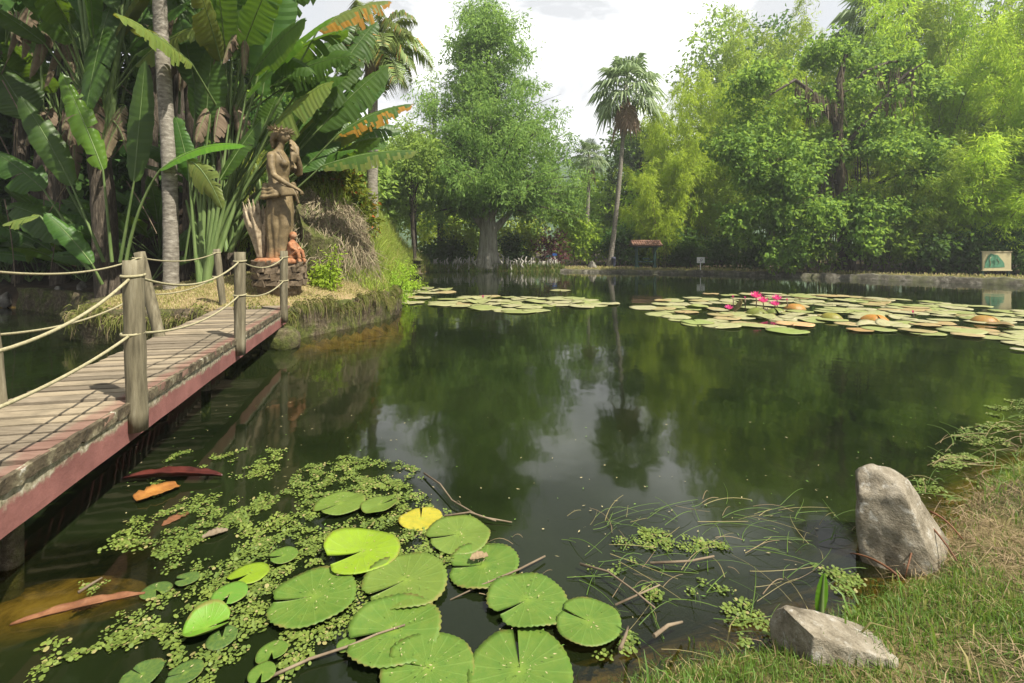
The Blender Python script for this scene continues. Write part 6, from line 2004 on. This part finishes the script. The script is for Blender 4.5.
for (x, y) in rp:
    a0 = gf.uniform(0, 6.28)
    n = gf.integers(4, 10)
    big = gf.uniform(.55, 1.25)
    for k in range(n):
        a = a0 + k * 2.4
        rr = (.006 + .0085 * math.sqrt(k)) * big
        s_ = gf.uniform(.0045, .0095) * big
        cx_, cy_, cz_ = x + math.cos(a) * rr, y + math.sin(a) * rr, .006 + gf.uniform(0, .008)
        b = len(vs)
        tx, ty = gf.normal() * .25, gf.normal() * .25
        for q in range(6):
            e = a + q * math.pi / 3
            px_, py_ = math.cos(e) * s_, math.sin(e) * s_
            vs.append((cx_ + px_, cy_ + py_, cz_ + px_ * tx + py_ * ty))
        fs += [(b, b + 1, b + 2, b + 3), (b, b + 3, b + 4, b + 5)]
M['fern'] = leaf_mat('floating_fern', (.065, .115, .022), (.19, .25, .045), .15, (.25, .35, .05), .55, .3, 3.0, (.26, .24, .09), .93)
tag(link('floating_fern', mesh_np('floating_fern', vs, fs, M['fern'])), kind='stuff')

# runners and stems drifting off the bank
def stemmy(n, poly, lmin, lmax, wd, seed, zmax=.05, arc=.3):
    g = np.random.default_rng(seed)
    xs_, ys_ = [q[0] for q in poly], [q[1] for q in poly]
    vs, fs = [], []
    c = 0
    while c < n:
        x, y = g.uniform(min(xs_), max(xs_)), g.uniform(min(ys_), max(ys_))
        if not in_poly(x, y, poly): continue
        c += 1
        a = g.normal(.2, .8); L_ = g.uniform(lmin, lmax); bnd = g.normal() * .55
        up = abs(g.normal()) * zmax * .5
        w_ = wd * g.uniform(.5, 1.4)
        b = len(vs)
        for k in range(7):
            u = k / 6
            aa = a + bnd * u
            x2, y2 = x + math.cos(a + bnd * u * .5) * L_ * u, y + math.sin(a + bnd * u * .5) * L_ * u
            zz = .008 + up * math.sin(u * math.pi * .8)
            sxx, syy = -math.sin(aa) * w_ * (1 - .7 * u), math.cos(aa) * w_ * (1 - .7 * u)
            vs += [(x2 - sxx, y2 - syy, zz), (x2, y2, zz + w_ * .8), (x2 + sxx, y2 + syy, zz)]
        for k in range(6):
            i = b + 3 * k
            fs += [(i, i + 1, i + 4, i + 3), (i + 1, i + 2, i + 5, i + 4)]
    return vs, fs
V1, F1 = stemmy(150, poly_w([(540, 520), (640, 510), (760, 500), (860, 530), (860, 600), (760, 630), (640, 660), (560, 620)]), .06, .36, .0020, 1)
tag(link('water_weed', mesh_np('water_weed', V1, F1, M['grass'])), kind='stuff')
V1, F1 = stemmy(28, poly_w([(430, 500), (560, 530), (700, 490), (860, 530), (860, 600), (700, 640), (480, 620)]), .05, .26, .0018, 2)
V2, F2 = stemmy(80, poly_w([(880, 500), (940, 440), (1024, 410), (1100, 430), (1100, 520), (980, 560), (900, 560)]), .08, .40, .0026, 3)
F2 = [tuple(i + len(V1) for i in f) for f in F2]
tag(link('drifting_stems', mesh_np('drifting_stems', V1 + V2, F1 + F2, M['straw'])), kind='stuff')
V1, F1 = stemmy(110, poly_w([(880, 490), (940, 440), (1024, 400), (1100, 430), (1100, 520), (980, 560), (900, 560)]), .08, .40, .003, 5, .10)
tag(link('bank_weed', mesh_np('bank_weed', V1, F1, M['grass'])), kind='stuff')
# specks: fallen petals and bits on the water
sp = []
g2 = np.random.default_rng(8)
while len(sp) < 420:
    px, py = g2.uniform(120, 1024), g2.uniform(400, 640) 
    dn = math.exp(-abs(py - 500) / 60) * .6 + (.5 if px > 880 else 0) + (.4 if px < 420 and py < 500 else 0)
    if g2.random() > dn: continue
    p = G(px, py)
    if float(poly_sd(np.array([p.x]), np.array([p.y]))[0]) > -.05: continue
    sp.append((p.x, p.y, .006))
for c, r in NPW:
    for _ in range(int(50 * (r / .2) ** 2)):
        a_, q_ = g2.uniform(0, 6.28), g2.uniform(0, .9)
        sp.append((c.x + math.cos(a_) * q_ * r, c.y + math.sin(a_) * q_ * r, .034))
sp = np.array(sp)
V, Fq = leaf_quads(sp, np.concatenate([g2.normal(size=(len(sp), 2)), np.zeros((len(sp), 1))], 1), np.where(sp[:, 2] > .02, g2.uniform(.004, .018, len(sp)), g2.uniform(.008, .03, len(sp))), np.where(sp[:, 2] > .02, g2.uniform(.002, .006, len(sp)), g2.uniform(.005, .012, len(sp))), 3, .04)
V = V.copy(); V[:, 2] = np.repeat(sp[:, 2], 4) + (V[:, 2] - np.repeat(sp[:, 2], 4)) * .25
M['speck'] = leaf_mat('fallen_bits', (.30, .26, .12), (.45, .38, .24), .1, (.4, .35, .2), .8, .2, 2.0, (.12, .22, .04), .6)
tag(link('fallen_bits', mesh_np('fallen_bits', V, Fq, M['speck'])), kind='stuff')
# floating mats (single lumps of weed)
for i, (px, py, w_) in enumerate(((568, 537, 24), (640, 545, 20), (225, 508, 10))):
    pass

def bract(name, label, cat, px0, px1, wpx, mat, bend=.0, curl=.6, z=.015, sag=.0, pw=.7):
    a, b = G(*px0), G(*px1)
    L_ = (b - a).length
    t = (b - a).normalized(); sd = Vector((-t.y, t.x, 0))
    mid = a.lerp(b, .5) + sd * bend * L_
    sp_ = bez(a, mid, b, 26)
    w_ = wpx / F * a.y * .5
    rings = []
    for i, c in enumerate(sp_):
        u = i / 25
        ww = w_ * (math.sin(math.pi * (u * .94 + .03)) ** pw) * (1 + .35 * mnoise.noise(Vector((u * 9, px0[0] * .37, 0))))
        top, bot = [], []
        for k in range(7):
            f = (k - 3) / 3
            zz = z + curl * ww * f * f + .006 * mnoise.noise(Vector((u * 9, f * 2, px0[1]))) + sag * math.sin(u * math.pi)
            top.append(c + sd * ww * f * (1 - .25 * abs(f) * curl) + Vector((0, 0, zz)))
            bot.append(c + sd * ww * f * (1 - .25 * abs(f) * curl) + Vector((0, 0, zz - .005)))
        rings.append(top + bot[::-1])
    mb = MB(); mb.rings(rings)
    return tag(mb.build(name, mat), label, cat)
bract('palm_bract', 'long narrow brown palm bract floating at lower left', 'palm bract', (10, 628), (145, 596), 14, M['bract'], .06, .5)
bract('palm_bract', 'dark red palm bract floating beside the bridge', 'palm bract', (222, 480), (122, 483), 16, M['bract_red'], -.08, .8, .03)
bract('palm_bract', 'orange torn palm bract floating in front of the dark red one', 'palm bract', (135, 502), (178, 487), 26, M['bract_orange'], .02, .25, pw=.25)
bract('palm_bract', 'brown palm bract half sunk below the orange one', 'palm bract', (162, 526), (190, 512), 12, M['bract'], .1, .2, .003)
bract('drift_leaf', 'small silvery dry leaf floating right of the orange bract', 'leaf', (202, 540), (228, 532), 12, M['twig'], .1, .3)
bract('drift_leaf', 'small dry leaf lying on the middle lily pad', 'leaf', (470, 566), (488, 562), 12, M['straw'], .1, .4, .035)
def stick(label, pts, r, name='stick'):
    mb = MB()
    v = [G(a, b) + Vector((0, 0, z)) for a, b, z in pts]
    mb.tube(v, [r * (1 - .5 * i / len(v)) for i in range(len(v))], 7, wob=.12)
    tag(mb.build(name, M['twig']), label, 'stick')
stick('long thin tan stick floating between the big pads at the bottom', [(268, 683, .02), (310, 664, .02), (350, 652, .025), (378, 641, .03), (405, 632, .03)], .006)
stick('dark stem crossing the water left of the two back pads', [(545, 560, .02), (520, 575, .03), (480, 590, .02), (450, 600, .0)], .005)
stick('short grey stick on the fern near the long brown bract', [(78, 597, .02), (92, 590, .03), (102, 584, .03)], .007)
stick('long curved tan stem reaching from the right weeds to the bank', [(580, 570, .03), (608, 582, .05), (632, 600, .05), (655, 622, .06)], .006)
stick('thin forked tan stem right of the curved one', [(615, 612, .03), (640, 605, .05), (660, 598, .06)], .005)
stick('bent brown twig at the back of the lily pads', [(424, 476, .02), (440, 490, .04), (452, 505, .03), (480, 520, .02), (512, 524, .01)], .006)
stick('brown twig lying across the back olive pad', [(444, 521, .03), (470, 519, .04), (496, 526, .03)], .006)
stick('reddish brown stem floating right of the pads', [(650, 566, .015), (690, 567, .03), (714, 562, .03)], .007)
stick('grey stick leaning from the bank into the weeds', [(654, 662, .10), (668, 648, .09), (682, 634, .05)], .008)
stick('grey root standing at the bank edge by the rightmost pad', [(620, 676, .10), (626, 655, .08), (628, 634, .03)], .007)
for i, (a_, b_) in enumerate((((918, 548), (962, 590)), ((922, 560), (905, 585)), ((930, 545), (965, 560)), ((905, 575), (860, 548)), ((900, 588), (850, 560)))):
    pa_, pb_ = G(*a_), G(*b_)
    za = max(.02, hz(pa_.x, pa_.y)) + (.16 if i < 3 else .03); zb_ = max(.02, hz(pb_.x, pb_.y)) + .015
    mb = MB(); mb.tube(bez((pa_.x, pa_.y, za), ((pa_.x + pb_.x) / 2, (pa_.y + pb_.y) / 2, (za + zb_) / 2 + .05), (pb_.x, pb_.y, zb_), 7), [.006, .006, .005, .005, .004, .004, .002], 6)
    tag(mb.build('dead_stalk', M['bract']), ['longest reddish dead stalk leaning off the right side of the upright boulder', 'short reddish dead stalk hanging down beside the upright boulder', 'reddish dead stalk pointing right from the upright boulder', 'reddish stem lying in the water at the left foot of the boulder', 'lower reddish stem lying in front of the boulder'][i], 'stalk')
# upright green leaf
mb = MB()
p0 = G(820, 612)
paddle(mb, (0, 0, -.02), (.01, -.01, .17), .0, .034, g_, (.1, -1, .2), 0, .1, 0, None, 1, .05, 16)
o = mb.build('upright_leaf', [M['banana_lit'], M['petiole']], None, p0)
tag(o, 'single upright pale green leaf standing in the water above the stone block', 'leaf')
# reddish fish under the surface
p = G(768, 524)
fr = tag(empty('fish', (p.x, p.y, -.045), 1.9), 'dim reddish carp just below the surface off the near bank', 'fish')
mb = MB()
rg = []
for i in range(12):
    u = i / 11
    ry = .045 * math.sin(math.pi * (u * .92 + .05)) ** .8 + .004
    rg.append([((u - .5) * .42, .02 * math.sin(u * 4) + math.cos(a) * ry * .8, math.sin(a) * ry * .7) for a in np.linspace(0, 2 * math.pi, 13)[:-1]])
mb.rings(rg)
M['carp'] = rough_mat('carp_skin', [(.4, (.30, .06, .02)), (.6, (.45, .16, .05))], 9, .4, .05)
mb.build('body', M['carp'], fr)
mb = MB()
mb.add([(.20, .0, 0), (.30, .05, .02), (.27, .0, 0), (.30, -.05, -.02)], [(0, 1, 2), (0, 2, 3)])
mb.add([(-.05, .03, 0), (-.0, .10, -.01), (.03, .035, 0)], [(0, 1, 2)]); mb.add([(-.05, -.03, 0), (-.0, -.10, -.01), (.03, -.035, 0)], [(0, 1, 2)])
mb.build('fins', M['carp'], fr)
